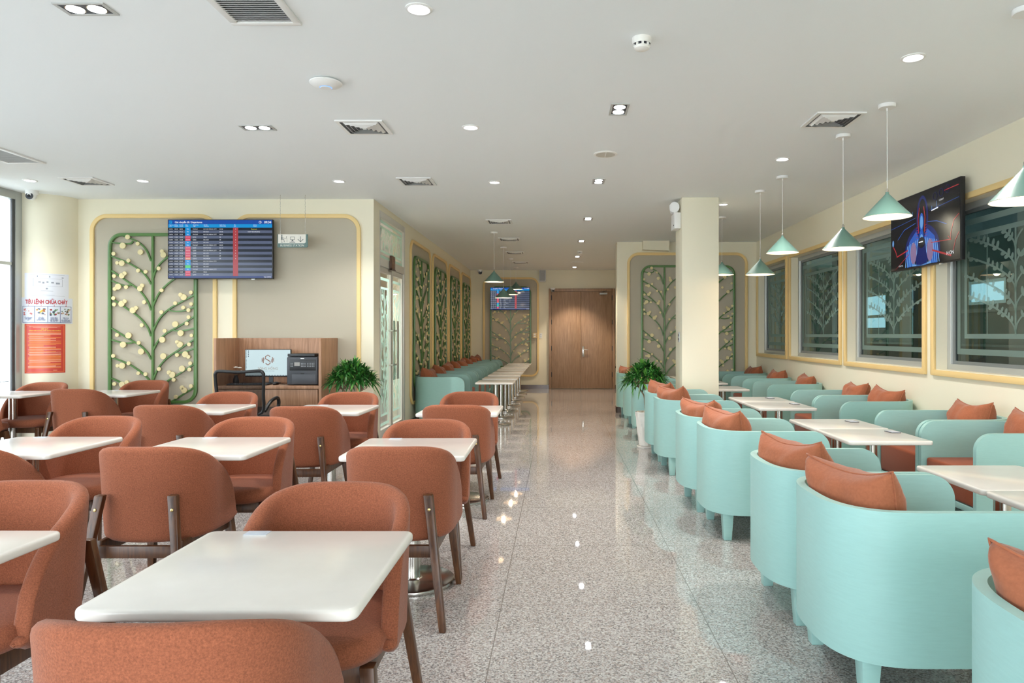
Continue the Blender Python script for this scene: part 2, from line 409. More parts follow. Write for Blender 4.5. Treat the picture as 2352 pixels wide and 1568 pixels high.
# ------------------------------------------------------------------ arches of pale yellow moulding with fabric fields
def arch(name, cx, w, z0, z1, r=0.2, band=0.047, place=None, rz=0, label='', fabric=True):
    o = MB().ring(rrect(w, z1-z0, r, 10), rrect(w-2*band, z1-z0-2*band, r-band, 10), -0.03, 0.0).build(name, M_yel, bevel=0.006)
    o.location = place; o.rotation_euler = (0, 0, rz); struct(o)
    f = MB().prism(rrect(w-2*band, z1-z0-2*band, r-band, 10), -0.006, 0.0, 'xz').build('fabric_field', M_fab, o)
    return o
zc = (0.30+2.77)/2
arch('trim_1', 0, 1.496, 0.30, 2.77, place=(-4.772, 8.27, zc))
arch('trim_2', 0, 1.509, 0.30, 2.77, place=(-3.0825, 8.27, zc))
arch('trim_3', 0, 2.083, 0.30, 2.76, place=(2.2335, 12.1, zc))
arch('trim_4', 0, 1.394, 0.30, 2.77, place=(-1.173, 17.4, zc))
for i, (a_, b_) in enumerate([(10.26, 11.89), (12.07, 13.67), (13.86, 15.47), (15.67, 17.30)]):
    arch('trim_%d' % (5+i), 0, b_-a_, 0.30, 2.76, place=(-2.18, (a_+b_)/2, zc), rz=PI/2)

# ------------------------------------------------------------------ lattice panels with branches and discs (pixel-free local design units)
K = 0.0018056
def lx(x): return (x-1010)*K
def lz(y): return 1.35-((400+y/2.85)-768)*0.005146
BR = [  # control points, drawn from the stem outwards
 [(998, 570), (975, 510), (945, 470), (905, 440), (850, 418), (820, 408)],
 [(880, 440), (865, 455), (820, 457), (745, 448)],
 [(998, 720), (975, 680), (930, 630), (850, 582), (742, 538)],
 [(998, 890), (975, 830), (920, 758), (840, 700), (742, 632)],
 [(870, 726), (830, 730), (790, 718), (742, 698)],
 [(998, 1060), (975, 1000), (920, 935), (830, 872), (742, 812)],
 [(998, 1210), (975, 1168), (930, 1122), (850, 1075), (742, 1008)],
 [(895, 1100), (850, 1105), (800, 1100), (742, 1083)],
 [(998, 1370), (980, 1338), (930, 1292), (850, 1240), (742, 1198)],
 [(998, 1480), (960, 1440), (900, 1405), (820, 1370), (742, 1333)],
 [(1013, 680), (1030, 630), (1060, 585), (1130, 530), (1282, 450)],
 [(1013, 862), (1045, 790), (1090, 735), (1160, 680), (1282, 610)],
 [(1013, 1025), (1050, 950), (1110, 888), (1190, 840), (1282, 790)],
 [(1115, 890), (1160, 898), (1220, 892), (1282, 868)],
 [(1013, 1150), (1050, 1085), (1110, 1035), (1190, 990), (1282, 930)],
 [(1135, 1020), (1180, 1025), (1230, 1020), (1282, 1006)],
 [(1013, 1345), (1045, 1270), (1100, 1205), (1180, 1148), (1282, 1080)],
 [(1150, 1168), (1190, 1168), (1230, 1158), (1282, 1138)],
 [(1013, 1470), (1050, 1400), (1110, 1350), (1190, 1300), (1282, 1240)],
 [(1110, 1495), (1160, 1470), (1220, 1432), (1282, 1395)]]
DISCS = [(850,414,16),(818,470,20),(915,457,13),(933,512,18),(758,522,13),(855,567,13),(782,582,12),(812,584,19),(918,632,13),(967,640,13),(830,651,14),(812,666,18),(762,668,13),
 (788,737,20),(766,752,13),(840,740,13),(944,730,14),(930,750,18),(757,812,13),(762,853,13),(830,833,14),(810,849,20),(904,876,14),(883,891,20),(957,838,13),(942,988,13),
 (781,1052,13),(855,1055,20),(820,1115,20),(922,1103,13),(937,1160,20),(756,1188,13),(784,1252,12),(814,1252,20),(856,1236,13),(919,1301,12),(966,1307,13),(763,1371,13),(813,1374,19),(844,1360,14),
 (1074,507,13),(1083,530,19),(1052,618,13),(1071,761,13),(1195,790,14),(1215,806,20),(1160,845,13),(1262,775,13),(1212,873,13),(1246,890,13),(1264,850,12),(1070,903,13),(1247,936,13),
 (1235,978,13),(1160,982,20),(1091,1025,13),(1195,1040,20),(1075,1083,20),(1266,1055,12),(1172,1098,13),(1190,1114,20),(1250,1113,13),(1082,1190,20),(1172,1182,13),(1225,1178,20),(1246,1194,13),
 (1054,1274,13),(1204,1271,20),(1252,1277,13),(1258,1237,13),(1119,1296,14),(1140,1311,20),(1150,1344,13),(1203,1395,14),(1217,1412,19),(1163,1455,13),(1262,1385,13),
 (1170,500,20),(1235,462,13),(1140,600,14),(1210,640,20),(1255,560,13)]
def spline(pts, n=6):
    out = []
    P = [pts[0]]+list(pts)+[pts[-1]]
    for i in range(1, len(P)-2):
        for k in range(n):
            t = k/n; a, b, c, d = (Vector(q) for q in (P[i-1], P[i], P[i+1], P[i+2]))
            out.append(tuple(0.5*((2*b)+(-a+c)*t+(2*a-5*b+4*c-d)*t*t+(-a+3*b-3*c+d)*t**3)))
    out.append(tuple(pts[-1]))
    return out
disc_cache = {}
def disc_mesh(r):
    if r not in disc_cache:
        disc_cache[r] = MB().lathe([(r*K, 0.0), (r*K, 0.012), (r*K-0.002, 0.014)], 20, (0, 0, 0), 'y').mesh('disc', M_disc)
    return disc_cache[r]
def lattice(label, loc, rz, wscale=1.0, group='tree lattice panels on the walls', ds=1.0):
    t = thing('tree_lattice_panel', label, 'wall decoration', loc, rz, group)
    w, h = 1.047*wscale, 2.007
    zc_ = (2.544+0.537)/2
    MB().ring([(x, z+zc_) for x, z in rrect(w, h, 0.16, 10)], [(x, z+zc_) for x, z in rrect(w-0.072, h-0.072, 0.124, 10)], -0.034, 0.0).build('frame', M_grn, t, bevel=0.003)
    MB().box(-0.012, 0.012, -0.0275, -0.004, 0.57, 2.51).build('stem', M_grn, t)
    for bi, b_ in enumerate(BR):
        MB().ribbon([(lx(x)*wscale, lz(y)) for x, y in spline(b_, 5)], 0.0165, -0.0262 if abs(b_[0][0]-1005) < 12 else -0.0245, -0.0045).build('branch', M_grn, t)
    for x, y, r in DISCS:
        o = bpy.data.objects.new('disc', disc_mesh(round(r*ds))); COL.objects.link(o); o.parent = t; o.location = (lx(x)*wscale, -0.022, lz(y))
    return t
lattice('green framed lattice of branches and cream discs on the wall beneath the departures screen', (-4.775, 8.263, 0), 0)
lattice('green branch lattice left of the square pillar on the far right wall', (1.43+0.405, 12.093, 0), 0, 0.772, ds=0.85)
lattice('green branch lattice mostly hidden by the square pillar, right half in view', (2.245+0.405, 12.093, 0), 0, 0.772, ds=0.85)
lattice('dark green branch lattice below the small screen on the corridor end wall', (-1.178, 17.393, 0), 0, 0.975, ds=0.85)
l0 = lattice('green branch lattice on the corridor wall, nearest the glass door', (-2.173, 11.075, 0), PI/2, 1.15, ds=0.8)
dup(l0, (-2.173, 12.87, 0), label='green branch lattice on the corridor wall, second from the glass door')
dup(l0, (-2.173, 14.665, 0), label='green branch lattice on the corridor wall, third from the glass door')
dup(l0, (-2.173, 16.485, 0), label='green branch lattice on the corridor wall, next to the end wall')

# ------------------------------------------------------------------ right wall windows
def frost_tree(mb, cx, w, z0, z1, y, bw=0.018, xs=1.0, big=1.0, skip=1):
    # bands and a tree etched in the xz plane at depth y
    def rect(a0, a1, c0, c1): mb.add([(a0, y, c0), (a1, y, c0), (a1, y, c1), (a0, y, c1)], [(0, 1, 2, 3)])
    def flat(pts, ww):
        m = len(pts); L, R = [], []
        for i in range(m):
            a = Vector(pts[max(i-1, 0)]); b = Vector(pts[min(i+1, m-1)]); t = (b-a).normalized(); nn = Vector((-t.y, t.x))*ww/2; p = Vector(pts[i]); L.append(p+nn); R.append(p-nn)
        mb.add([(p.x, y, p.y) for p in L]+[(p.x, y, p.y) for p in R], [(i, i+1, m+i+1, m+i) for i in range(m-1)])
    sx_ = w/1.05; sz_ = (z1-z0)/2.0
    for q_, b_ in enumerate(BR):
        if skip == 2 and q_ in (0, 1, 4, 5, 7, 9, 12, 14, 16, 19): continue
        flat([(cx+lx(x)*sx_, z0+(lz(yy)-0.537)*sz_) for x, yy in spline(b_, 4)], bw)
    flat([(cx, z0), (cx, z1)], bw*1.2)
    for x, yy, r in DISCS:
        if random.random() < (0.75 if skip == 1 else 0.62):
            ex, ez = r*K*0.8*min(1, xs)*big, r*K*1.15*big; ax, az = cx+lx(x)*sx_, z0+(lz(yy)-0.537)*sz_
            mb.add([(ax+ex*math.cos(2*PI*k/12), y+0.0004, az+ez*math.sin(2*PI*k/12)) for k in range(12)], [tuple(range(12))])
def frost_vine(mb, x0, x1, z0, z1, y):
    rnd = random.Random(31)
    def strip(pts, ww):
        m = len(pts); L, R = [], []
        for i in range(m):
            a = Vector(pts[max(i-1, 0)]); b = Vector(pts[min(i+1, m-1)]); t = (b-a).normalized(); nn = Vector((-t.y, t.x))*ww/2; p = Vector(pts[i]); L.append(p+nn); R.append(p-nn)
        mb.add([(p.x, y, p.y) for p in L]+[(p.x, y, p.y) for p in R], [(i, i+1, m+i+1, m+i) for i in range(m-1)])
    def leaf_(p, ang, l):
        c = Vector(p)+Vector((math.cos(ang), math.sin(ang)))*l*0.8
        mb.add([(c.x+l*math.cos(ang)*math.cos(q)-0.55*l*math.sin(ang)*math.sin(q), y+0.0004, c.y+l*math.sin(ang)*math.cos(q)+0.55*l*math.cos(ang)*math.sin(q)) for q in [2*PI*k/12 for k in range(12)]], [tuple(range(12))])
    cx = (x0+x1)/2; Hh = z1-z0
    strip([(cx, z0), (cx, z1)], 0.022)
    for xv in (x0+(x1-x0)*0.22, x1-(x1-x0)*0.22): strip([(xv, z0), (xv, z1)], 0.010)
    for k in range(5):
        h0 = z0+Hh*(0.0+0.2*k)
        for sg in (-1, 1):
            pts = []
            for q in range(13):
                f = q/12; x = cx+sg*(x1-cx)*0.98*f**1.45; z = h0+Hh*0.40*f**0.72+(0.02 if sg > 0 else 0)
                if z > z1: break
                pts.append((x, z))
            if len(pts) < 3: continue
            strip(spline(pts, 2), 0.017)
            for q in range(2, len(pts)):
                for s2 in (-1, 1):
                    if rnd.random() < 0.62: leaf_(pts[q], math.atan2(0.8, sg*0.6)+s2*rnd.uniform(0.7, 1.2), rnd.uniform(0.026, 0.036))
def band_rect(mb, x0, x1, z0, z1, b, y):
    for a0, a1, c0, c1 in ((x0, x1, z0, z0+b), (x0, x1, z1-b, z1), (x0, x0+b, z0+b, z1-b), (x1-b, x1, z0+b, z1-b)):
        mb.add([(a0, y, c0), (a1, y, c0), (a1, y, c1), (a0, y, c1)], [(0, 1, 2, 3)])
wl = ['far', 'second', 'third', 'near']
for i, (a_, b_) in enumerate(WY):
    w = b_-a_; h = WZ1-WZ0
    root = struct(MB().ring([(x, z) for x, z in ((w/2-0.0, h/2), (-w/2, h/2), (-w/2, -h/2), (w/2, -h/2))],
        [(x, z) for x, z in ((w/2-0.055, h/2-0.055), (-w/2+0.055, h/2-0.055), (-w/2+0.055, -h/2+0.055), (w/2-0.055, -h/2+0.055))], -0.03, 0.03).build('window_%d' % (i+1), M_alu, bevel=0.003))
    root.location = (3.56, (a_+b_)/2, (WZ0+WZ1)/2); root.rotation_euler = (0, 0, -PI/2)
    w2, h2 = w-0.11, h-0.11
    MB().ring(rrect(w2, h2, 0.004, 1), rrect(w2-0.06, h2-0.06, 0.004, 1), -0.008, 0.022).build('sash', mat('grey_sash', (120, 126, 126), 0.4), root)
    w3, h3 = w2-0.06, h2-0.06
    MB().box(-w3/2, w3/2, 0.005, 0.011, -h3/2, h3/2).build('pane', M_pane_dark, root)
    mb = MB()
    band_rect(mb, -w3/2+0.02, w3/2-0.02, -h3/2+0.06, h3/2-0.05, 0.05, 0.003)
    band_rect(mb, -w3/2+0.13, w3/2-0.13, -h3/2+0.20, h3/2-0.17, 0.04, 0.003)
    n = 2 if w3 > 1.4 else 2
    ww = (w3-0.34)/n
    frost_vine(mb, -w3/2+0.17, w3/2-0.17, -h3/2+0.24, h3/2-0.21, 0.003)
    mb.build('frosted_pattern', M_grey_film, root)
    MB().box(-w/2-0.0, w/2, -0.13, -0.03, -h/2-0.0, -h/2+0.006).build('sill', M_wall, root)
    o = MB().ring(rrect(w+0.1, h+0.1, 0.012, 2), rrect(w, h, 0.004, 2), -0.028, 0.0).build('trim_%d' % (10+i), M_yel, bevel=0.004)
    o.location = (3.43, (a_+b_)/2, (WZ0+WZ1)/2); o.rotation_euler = (0, 0, -PI/2); struct(o)

# the dim room seen through the right wall windows
M_dim = mat('dim_room_wall', (150, 162, 158), 0.8)
M_dimd = wood('dark_wainscot', (60, 42, 34), (84, 60, 48), (1, 1, 0.1), 0.5, 30)
sbox('wall_next_room', M_dim, (7.1, 7.3, -4.1, 17.4, 1.15, H), (3.66, 7.1, 17.3, 17.4, 0, H), (3.66, 7.1, -4.1, -4.0, 0, H))
sbox('trim_20', M_dimd, (7.0, 7.3, -4.1, 17.4, 0, 1.15))
sbox('trim_21', mat('pale_rail', (196, 196, 190), 0.6), (7.0, 7.1, -4.1, 17.4, 1.72, 1.78), (6.98, 7.1, -4.1, 17.4, 1.15, 1.19))
for i, (y, z0, z1, w) in enumerate([(9.6, 1.45, 2.25, 0.9), (13.4, 1.35, 2.3, 1.0), (15.6, 1.5, 2.2, 1.1), (11.5, 1.9, 2.2, 0.9)]):
    o = struct(MB().ring([(w/2+.05, z1+.05), (-w/2-.05, z1+.05), (-w/2-.05, z0-.05), (w/2+.05, z0-.05)], [(w/2, z1), (-w/2, z1), (-w/2, z0), (w/2, z0)], -0.04, 0.0).build('window_%d' % (7+i), M_alu))
    MB().box(-w/2, w/2, -0.02, -0.012, z0, z1).build('pane', mat('bright_daylit_pane', (200, 220, 240), 0.3, emit=(205, 228, 250), es=1.6), o)
    o.location = (7.08, y, 0); o.rotation_euler = (0, 0, -PI/2)
for k, (x, y) in enumerate([(5.1, 12.6), (4.9, 9.3)]):
    struct(MB().box(x-.12, x+.12, y-.12, y+.12, 0, H).build('pillar_next_room', M_dim if k else M_dimd))

# ------------------------------------------------------------------ glass double door with transom in the corridor wall (door_1)
M_dframe = mat('champagne_door_frame', (216, 213, 204), 0.35, metal=0.2)
Y0, Y1 = 8.54, 9.98; wy = Y1-Y0
d1 = struct(MB().box(-wy/2, -wy/2+0.05, -0.03, 0.07, 0, 2.875).box(wy/2-0.08, wy/2, -0.03, 0.07, 0, 2.875).box(-wy/2+0.05, wy/2-0.08, -0.03, 0.07, 2.79, 2.875)
            .box(-wy/2+0.05, wy/2-0.08, -0.03, 0.07, 2.20, 2.30).build('door_1', M_dframe, bevel=0.003))
d1.location = (-2.21, (Y0+Y1)/2, 0); d1.rotation_euler = (0, 0, PI/2)
xa, xb = -wy/2+0.05, wy/2-0.08
MB().box(xa, xb, 0.0, 0.008, 2.30, 2.79).build('transom_pane', M_pane, d1)
mb = MB(); band_rect(mb, xa+0.01, xb-0.01, 2.31, 2.78, 0.035, -0.003); band_rect(mb, xa+0.06, xb-0.06, 2.38, 2.71, 0.03, -0.003)
random.seed(5)
for k in range(14):
    x = xa+0.12+k*(xb-xa-0.24)/13; p = [(x, 2.40), (x+0.03*math.sin(k*2.1), 2.5), (x-0.02+0.05*math.sin(k), 2.6), (x+0.04*math.cos(k*1.7), 2.70)]
    sp = spline(p, 4)
    for j in range(len(sp)-1):
        a, b = sp[j], sp[j+1]; mb.add([(a[0]-.008, -0.003, a[1]), (a[0]+.008, -0.003, a[1]), (b[0]+.008, -0.003, b[1]), (b[0]-.008, -0.003, b[1])], [(0, 1, 2, 3)])
    for j in range(3):
        ax, az = x+random.uniform(-.04, .04), random.uniform(2.43, 2.68)
        mb.add([(ax+0.016*math.cos(2*PI*q/10), -0.0036, az+0.026*math.sin(2*PI*q/10)) for q in range(10)], [tuple(range(10))])
mb.build('frosted_pattern', M_mint_film, d1)
lw = (xb-xa)/2
for k in range(2):
    x0 = xa+k*lw
    leaf = MB().ring([(x0+lw-.003, 2.195), (x0+.003, 2.195), (x0+.003, 0.012), (x0+lw-.003, 0.012)], [(x0+lw-.06, 2.13), (x0+.06, 2.13), (x0+.06, 0.16), (x0+lw-.06, 0.16)], -0.015, 0.035).build('door_leaf', M_dframe, d1, bevel=0.002)
    MB().box(x0+.06, x0+lw-.06, 0.006, 0.014, 0.16, 2.13).build('pane', M_pane, leaf)
    mb = MB(); band_rect(mb, x0+.075, x0+lw-.075, 0.20, 2.07, 0.035, 0.003); band_rect(mb, x0+.145, x0+lw-.145, 0.32, 1.95, 0.028, 0.003)
    frost_tree(mb, x0+lw/2, lw-0.36, 0.34, 1.93, 0.003, 0.016, 0.7)
    mb.build('frosted_pattern', M_mint_film, leaf)
    hx = x0+lw-0.10 if k == 0 else x0+0.10
    MB().box(hx-.045, hx+.045, -0.075, -0.065, 0.76, 1.53).build('handle', pane_mat('handle_glass', (200, 215, 210), 0.1) if k == 0 else mat('satin_handle', (170, 168, 160), 0.35, metal=0.5), leaf, bevel=0.002)
    for z in (0.95, 1.40):
        MB().cyl((hx, 0, z), 0.012, 0.0, 0.066, 12, 'y').build('handle_bracket', M_steel, leaf)
# small brown sign hanging over the glass door
t = thing('door_sign', 'small brown sign plate on the frame above the glass door', 'sign', (-2.16, 9.14, 2.20), PI/2)
MB().box(-0.09, 0.09, -0.012, 0.012, 0.0, 0.17).build('plate', mat('brown_plate', (120, 84, 62), 0.4), t, bevel=0.002)
MB().box(-0.105, -0.09, -0.015, 0.015, -0.012, 0.17).box(-0.105, 0.105, -0.015, 0.015, -0.015, 0.0).build('edging', M_dwood, t)
for z in (0.11, 0.09, 0.07): MB().box(-0.05, 0.05, -0.0135, -0.012, z, z+0.006).build('line', mat('sign_line', (170, 136, 108), 0.5), t)

# end wall double door (door_2)
d2 = struct(MB().box(-0.23, -0.17, 17.33, 17.40, 0, 2.49).box(1.35, 1.41, 17.33, 17.40, 0, 2.49).box(-0.17, 1.35, 17.33, 17.40, 2.42, 2.49).build('door_2', M_door, bevel=0.004))
for x0, x1 in ((-0.166, 0.568), (0.574, 1.346)):
    lf = MB().box(x0, x1, 17.35, 17.39, 0.01, 2.416).build('door_leaf', M_door, d2, bevel=0.002)
    hx = x0 if x0 < 0 else x1
    for z in (0.3, 0.95, 1.6, 2.2): MB().cyl((hx, 17.34, 0), 0.011, z, z+0.12, 10).build('hinge', M_dgrey, lf)
hd = MB().box(0.60, 0.65, 17.335, 17.35, 0.80, 1.06).build('handle_plate', M_steel, d2, bevel=0.004)
MB().tube([(0.625, 17.335, 0.98), (0.625, 17.295, 0.98), (0.68, 17.29, 0.975), (0.745, 17.29, 0.972)], 0.01, 10).build('handle_lever', M_steel, hd)
dc = MB().box(1.03, 1.22, 17.30, 17.348, 2.34, 2.385).build('door_closer', M_lgrey, d2, bevel=0.006)
MB().tube([(1.12, 17.32, 2.385), (1.10, 17.29, 2.41), (1.20, 17.30, 2.43)], 0.006, 8).build('closer_arm', M_dgrey, dc)
# switches on the end wall
def wall_box(name, label, cat, loc, rz, w, h, d, m, holes=2, group=None, m2=None):
    t = thing(name, label, cat, loc, rz, group)
    MB().box(-w/2, w/2, -d, 0, -h/2, h/2).build('cover_plate', m, t, bevel=0.003)
    for k in range(holes):
        z = (k-(holes-1)/2)*h/holes*0.8
        MB().box(-w*0.25, w*0.25, -d-0.004, -d, z-h*0.12, z+h*0.12).build('rocker', m2 or M_dgrey, t)
    return t
wall_box('wall_switch', 'beige switch box on the yellow moulding left of the far door', 'switch', (-0.58, 17.37, 1.33), 0, 0.10, 0.13, 0.04, mat('beige_box', (222, 196, 150), 0.5), 2, m2=M_white)
wall_box('wall_switch', 'small white switch plate between the moulding and the far door', 'switch', (-0.43, 17.40, 1.32), 0, 0.07, 0.13, 0.012, M_white, 2, m2=M_lgrey)
wall_box('wall_socket', 'small metal socket on the left side of the square pillar', 'socket', (1.445, 8.33, 1.32), -PI/2, 0.075, 0.12, 0.012, M_lgrey, 2)
wall_box('wall_socket', 'tiny dark socket low on the right edge of the far end wall', 'socket', (1.43, 17.40, 0.54), 0, 0.02, 0.05, 0.01, M_dwood, 1)

# ------------------------------------------------------------------ rust fabric chair
def shell(mb, pts, zb, zt, th, lean=None, round_=True, nz=8, cap=True):
    """wall that follows pts (outer line, 2D) from zb to zt, thickness th inwards"""
    m = len(pts); P = [Vector(p) for p in pts]; rings = []
    T = []
    for i in range(m):
        t = (P[min(i+1, m-1)]-P[max(i-1, 0)]).normalized(); T.append(t)
    def ring(p, t, b, tp, h, off):
        n_in = Vector((-t.y, t.x)); c = p+n_in*off
        out = []
        hz = min(h, (tp-b)/2)
        if round_:
            for k in range(nz+1): out.append((-h, b+hz+(tp-b-2*hz)*k/nz))
            for k in range(1, 6): a = PI-PI*k/6; out.append((h*math.cos(a), tp-hz+hz*math.sin(a)))
            for k in range(nz+1): out.append((h, tp-hz-(tp-b-2*hz)*k/nz))
            for k in range(1, 6): a = -PI*k/6; out.append((h*math.cos(a), b+hz+hz*math.sin(a)))
        else:
            for k in range(nz+1): out.append((-h, b+(tp-b)*k/nz))
            for k in range(nz+1): out.append((h, tp-(tp-b)*k/nz))
        res = []
        for (q, z) in out:
            x = c+n_in*q
            if lean: dx, dy = lean(z, c); x = x+Vector((dx, dy))
            res.append((x.x, x.y, z))
        return res
    h = th/2
    if cap and round_:
        for k in range(5):
            a = PI/2*k/5
            rings.append(ring(P[0]-T[0]*h*math.cos(a), T[0], zb[0]+h*(1-math.sin(a)), zt[0]-h*(1-math.sin(a)), max(h*math.sin(a), 0.0008), h))
    for i in range(m): rings.append(ring(P[i], T[i], zb[i], zt[i], h, h))
    if cap and round_:
        for k in range(4, -1, -1):
            a = PI/2*k/5
            rings.append(ring(P[-1]+T[-1]*h*math.cos(a), T[-1], zb[-1]+h*(1-math.sin(a)), zt[-1]-h*(1-math.sin(a)), max(h*math.sin(a), 0.0008), h))
    n = len(rings[0]); vs_ = [q for r_ in rings for q in r_]; fs_ = []
    for i in range(len(rings)-1):
        for k in range(n): fs_.append((i*n+k, (i+1)*n+k, (i+1)*n+(k+1)%n, i*n+(k+1)%n))
    fs_.append(tuple(range(n))); fs_.append(tuple(reversed([(len(rings)-1)*n+k for k in range(n)])))
    mb.add(vs_, fs_)
def superell(a, b, n, t):
    c, s = math.cos(t), math.sin(t)
    return (a*math.copysign(abs(c)**(2/n), c), b*math.copysign(abs(s)**(2/n), s))
def cushion_pad(mb, a, b, n, z0, z1, cx=0, cy_=0, dome=0.015, edge=0.03, N=48):
    rings = [(1-edge/a*1.2, z0), (1-edge/a*0.35, z0+edge*0.3), (1.0, z0+edge), (1.0, z1-edge-dome*0.3), (1-edge/a*0.3, z1-edge*0.35-dome*0.3), (1-edge/a, z1-dome*0.45), (0.6, z1-dome*0.1), (0.25, z1), (0.001, z1)]
    vs_, fs_ = [], []
    for (s, z) in rings:
        for i in range(N):
            x, y = superell(a*s, b*s, n, 2*PI*i/N); vs_.append((cx+x, cy_+y, z))
    for j in range(len(rings)-1):
        for i in range(N): fs_.append((j*N+i, j*N+(i+1)%N, (j+1)*N+(i+1)%N, (j+1)*N+i))
    fs_.append(tuple(reversed(range(N))))
    mb.add(vs_, fs_)
def leg(p0, p1, w0, d0, w1, d1_):
    b = [(p1[0]+sx*w1/2, p1[1]+sy*d1_/2, p1[2]) for sx, sy in ((-1, -1), (1, -1), (1, 1), (-1, 1))]
    t = [(p0[0]+sx*w0/2, p0[1]+sy*d0/2, p0[2]) for sx, sy in ((-1, -1), (1, -1), (1, 1), (-1, 1))]
    return MB().hexa(b, t)
def rust_chair(label, loc, rz, group):
    t = thing('barrel_chair', label, 'chair', loc, rz, group)
    # outer line of the back shell, from the left wing front round the back to the right wing front (x, y), chair faces +y
    hw, yb, yf = 0.262, -0.262, 0.125
    half = []
    for k in range(61):
        th = PI/2*k/60; x, y = superell(hw, 0.24, 2.6, th)     # th=0: side; th=pi/2: back centre
        half.append((x, -0.022-y))
    side = [(hw+0.010*(1-k/6), yf-(yf+0.022)*k/6) for k in range(6)]
    right = side+half
    pts = [(x, y) for x, y in right][::-1]        # back centre -> right wing front
    left = [(-x, y) for x, y in right]
    line = left[:-1]+pts
    # arc length from the back centre
    d = [0]
    for i in range(1, len(line)): d.append(d[-1]+(Vector(line[i])-Vector(line[i-1])).length)
    L = d[-1]/2
    zt, zb = [], []
    for q in d:
        s = abs(q-L); e = L-s
        ra, rz_ = 0.47, 0.385
        if e < ra: f = (1-(1-e/ra)**2.1)**(1/2.1) if e < ra else 1
        else: f = 1
        zt.append(0.825-0.006*(s/L)**2-rz_*(1-f))
        rb = 0.07; g_ = math.sqrt(max(0, 1-(1-min(1, e/rb))**2)); zb.append(0.365+0.02*(1-g_)+0.012*(s/L))
    def lean(z, c):
        return (c.x*(z-0.36)*0.06, -(z-0.36)*0.085*(1 if c.y < -0.05 else max(0, 1-(c.y+0.05)/0.25)))
    mb = MB(); shell(mb, line, zb, zt, 0.052, lean, True, 16)
    # shallow creases in the upholstery on the inner face near the top edge
    v2 = []
    for (x, y, z) in mb.v:
        a = math.atan2(x, -(y-0.02))
        inner = math.hypot(x/0.25, (y+0.02)/0.24) < 0.93
        if inner and z > 0.6:
            am = math.exp(-((a-0.42)/0.16)**2)+0.5*math.exp(-((a+0.35)/0.1)**2)
            k = 0.0050*am*math.sin(a*52+4*(z-0.7))*min(1, (z-0.6)/0.12)
            x += k*math.sin(a); y -= k*math.cos(a)
        v2.append((x, y, z))
    mb.v = v2
    mb.build('back_shell', M_rust, t, ang=60)
    mb = MB(); cushion_pad(mb, 0.248, 0.262, 3.0, 0.382, 0.478, 0, 0.012, 0.022, 0.036, 56); mb.build('seat', M_rust, t, ang=60)
    ap = MB().box(-0.19, 0.19, 0.165, 0.19, 0.325, 0.384).box(-0.19, 0.19, -0.285, -0.262, 0.305, 0.362)
    for sx in (-1, 1): ap.box(sx*0.178, sx*0.202, -0.27, 0.18, 0.32, 0.384)
    ap.build('seat_frame', M_dwood, t, bevel=0.003)
    for sx in (-1, 1):
        leg((sx*0.20, 0.185, 0.384), (sx*0.238, 0.235, 0), 0.044, 0.044, 0.028, 0.030).build('leg', M_dwood, t, bevel=0.004)
        lg = leg((sx*0.168, -0.296, 0.605), (sx*0.250, -0.385, 0), 0.044, 0.034, 0.032, 0.036).build('leg', M_dwood, t, bevel=0.007)
        lg['label'] = 'rear leg running up the outside of the back'
        fx = 0.168+(0.250-0.168)*(0.605-0.54)/0.605; fy = -0.296-(0.385-0.296)*(0.605-0.54)/0.605
        MB().lathe([(0.007, 0.0), (0.007, 0.004), (0.003, 0.006)], 12, (sx*fx, fy-0.016, 0.54), 'y').build('screw', M_brass, lg)
    return t
G_ = 'rust fabric chairs around the white tables'
CH = [ # x, y, rz, label      n = facing away from the camera, f = facing it
 (-0.775, 1.545, 0, 'rust barrel chair cut off by the bottom edge, before the nearest table'),
 (-0.775, 3.56, 0, 'rust barrel chair facing away, at the second white table along the aisle'),
 (-0.78, 5.51, 0, 'rust barrel chair facing away, at the third white table along the aisle'),
 (-1.96, 3.55, 0, 'rust barrel chair facing away with both rear legs showing, left of the nearest table'),
 (-1.91, 5.41, 0.0, 'rust barrel chair facing away, at the middle column table before the desk'),
 (-2.98, 5.50, 0, 'rust barrel chair facing away, before the table left of the office chair'),
 (-2.93, 3.56, 0, 'rust barrel chair facing away, mostly cut off by the left edge, second row'),
 (-4.73, 7.05, 0, 'rust barrel chair facing away, below the left lattice at the back row table'),
 (-5.80, 6.92, -0.35, 'rust barrel chair cut by the left edge, its seat turned right, below the posters'),
 (-0.76, 2.23, PI, 'rust barrel chair facing the camera at the nearest white table'),
 (-1.885, 2.256, PI, 'rust barrel chair facing the camera at the lower left table, cut off'),
 (-0.785, 4.09, PI, 'rust barrel chair facing the camera behind the second aisle table'),
 (-1.90, 4.21, PI, 'rust barrel chair facing the camera behind the second table of the middle column'),
 (-2.89, 4.26, PI, 'rust barrel chair facing the camera behind the large table at the left edge'),
 (-0.80, 6.19, PI, 'rust barrel chair facing the camera behind the third aisle table, near the mint booth'),
 (-1.87, 6.14, PI, 'rust barrel chair facing the camera in front of the bushy plant by the glass door'),
 (-2.98, 6.19, PI, 'rust barrel chair facing the camera in front of the black office chair'),
 (-4.69, 7.81, PI, 'rust barrel chair facing the camera against the left lattice panel'),
 (-5.61, 7.47, PI, 'rust barrel chair facing the camera against the round pillar with posters'),
]
c0 = rust_chair(CH[0][3], (CH[0][0], CH[0][1], 0), CH[0][2], G_)
for x, y, rz, lb in CH[1:]: dup(c0, (x, y, 0), rz+random.uniform(-0.02, 0.02), lb)

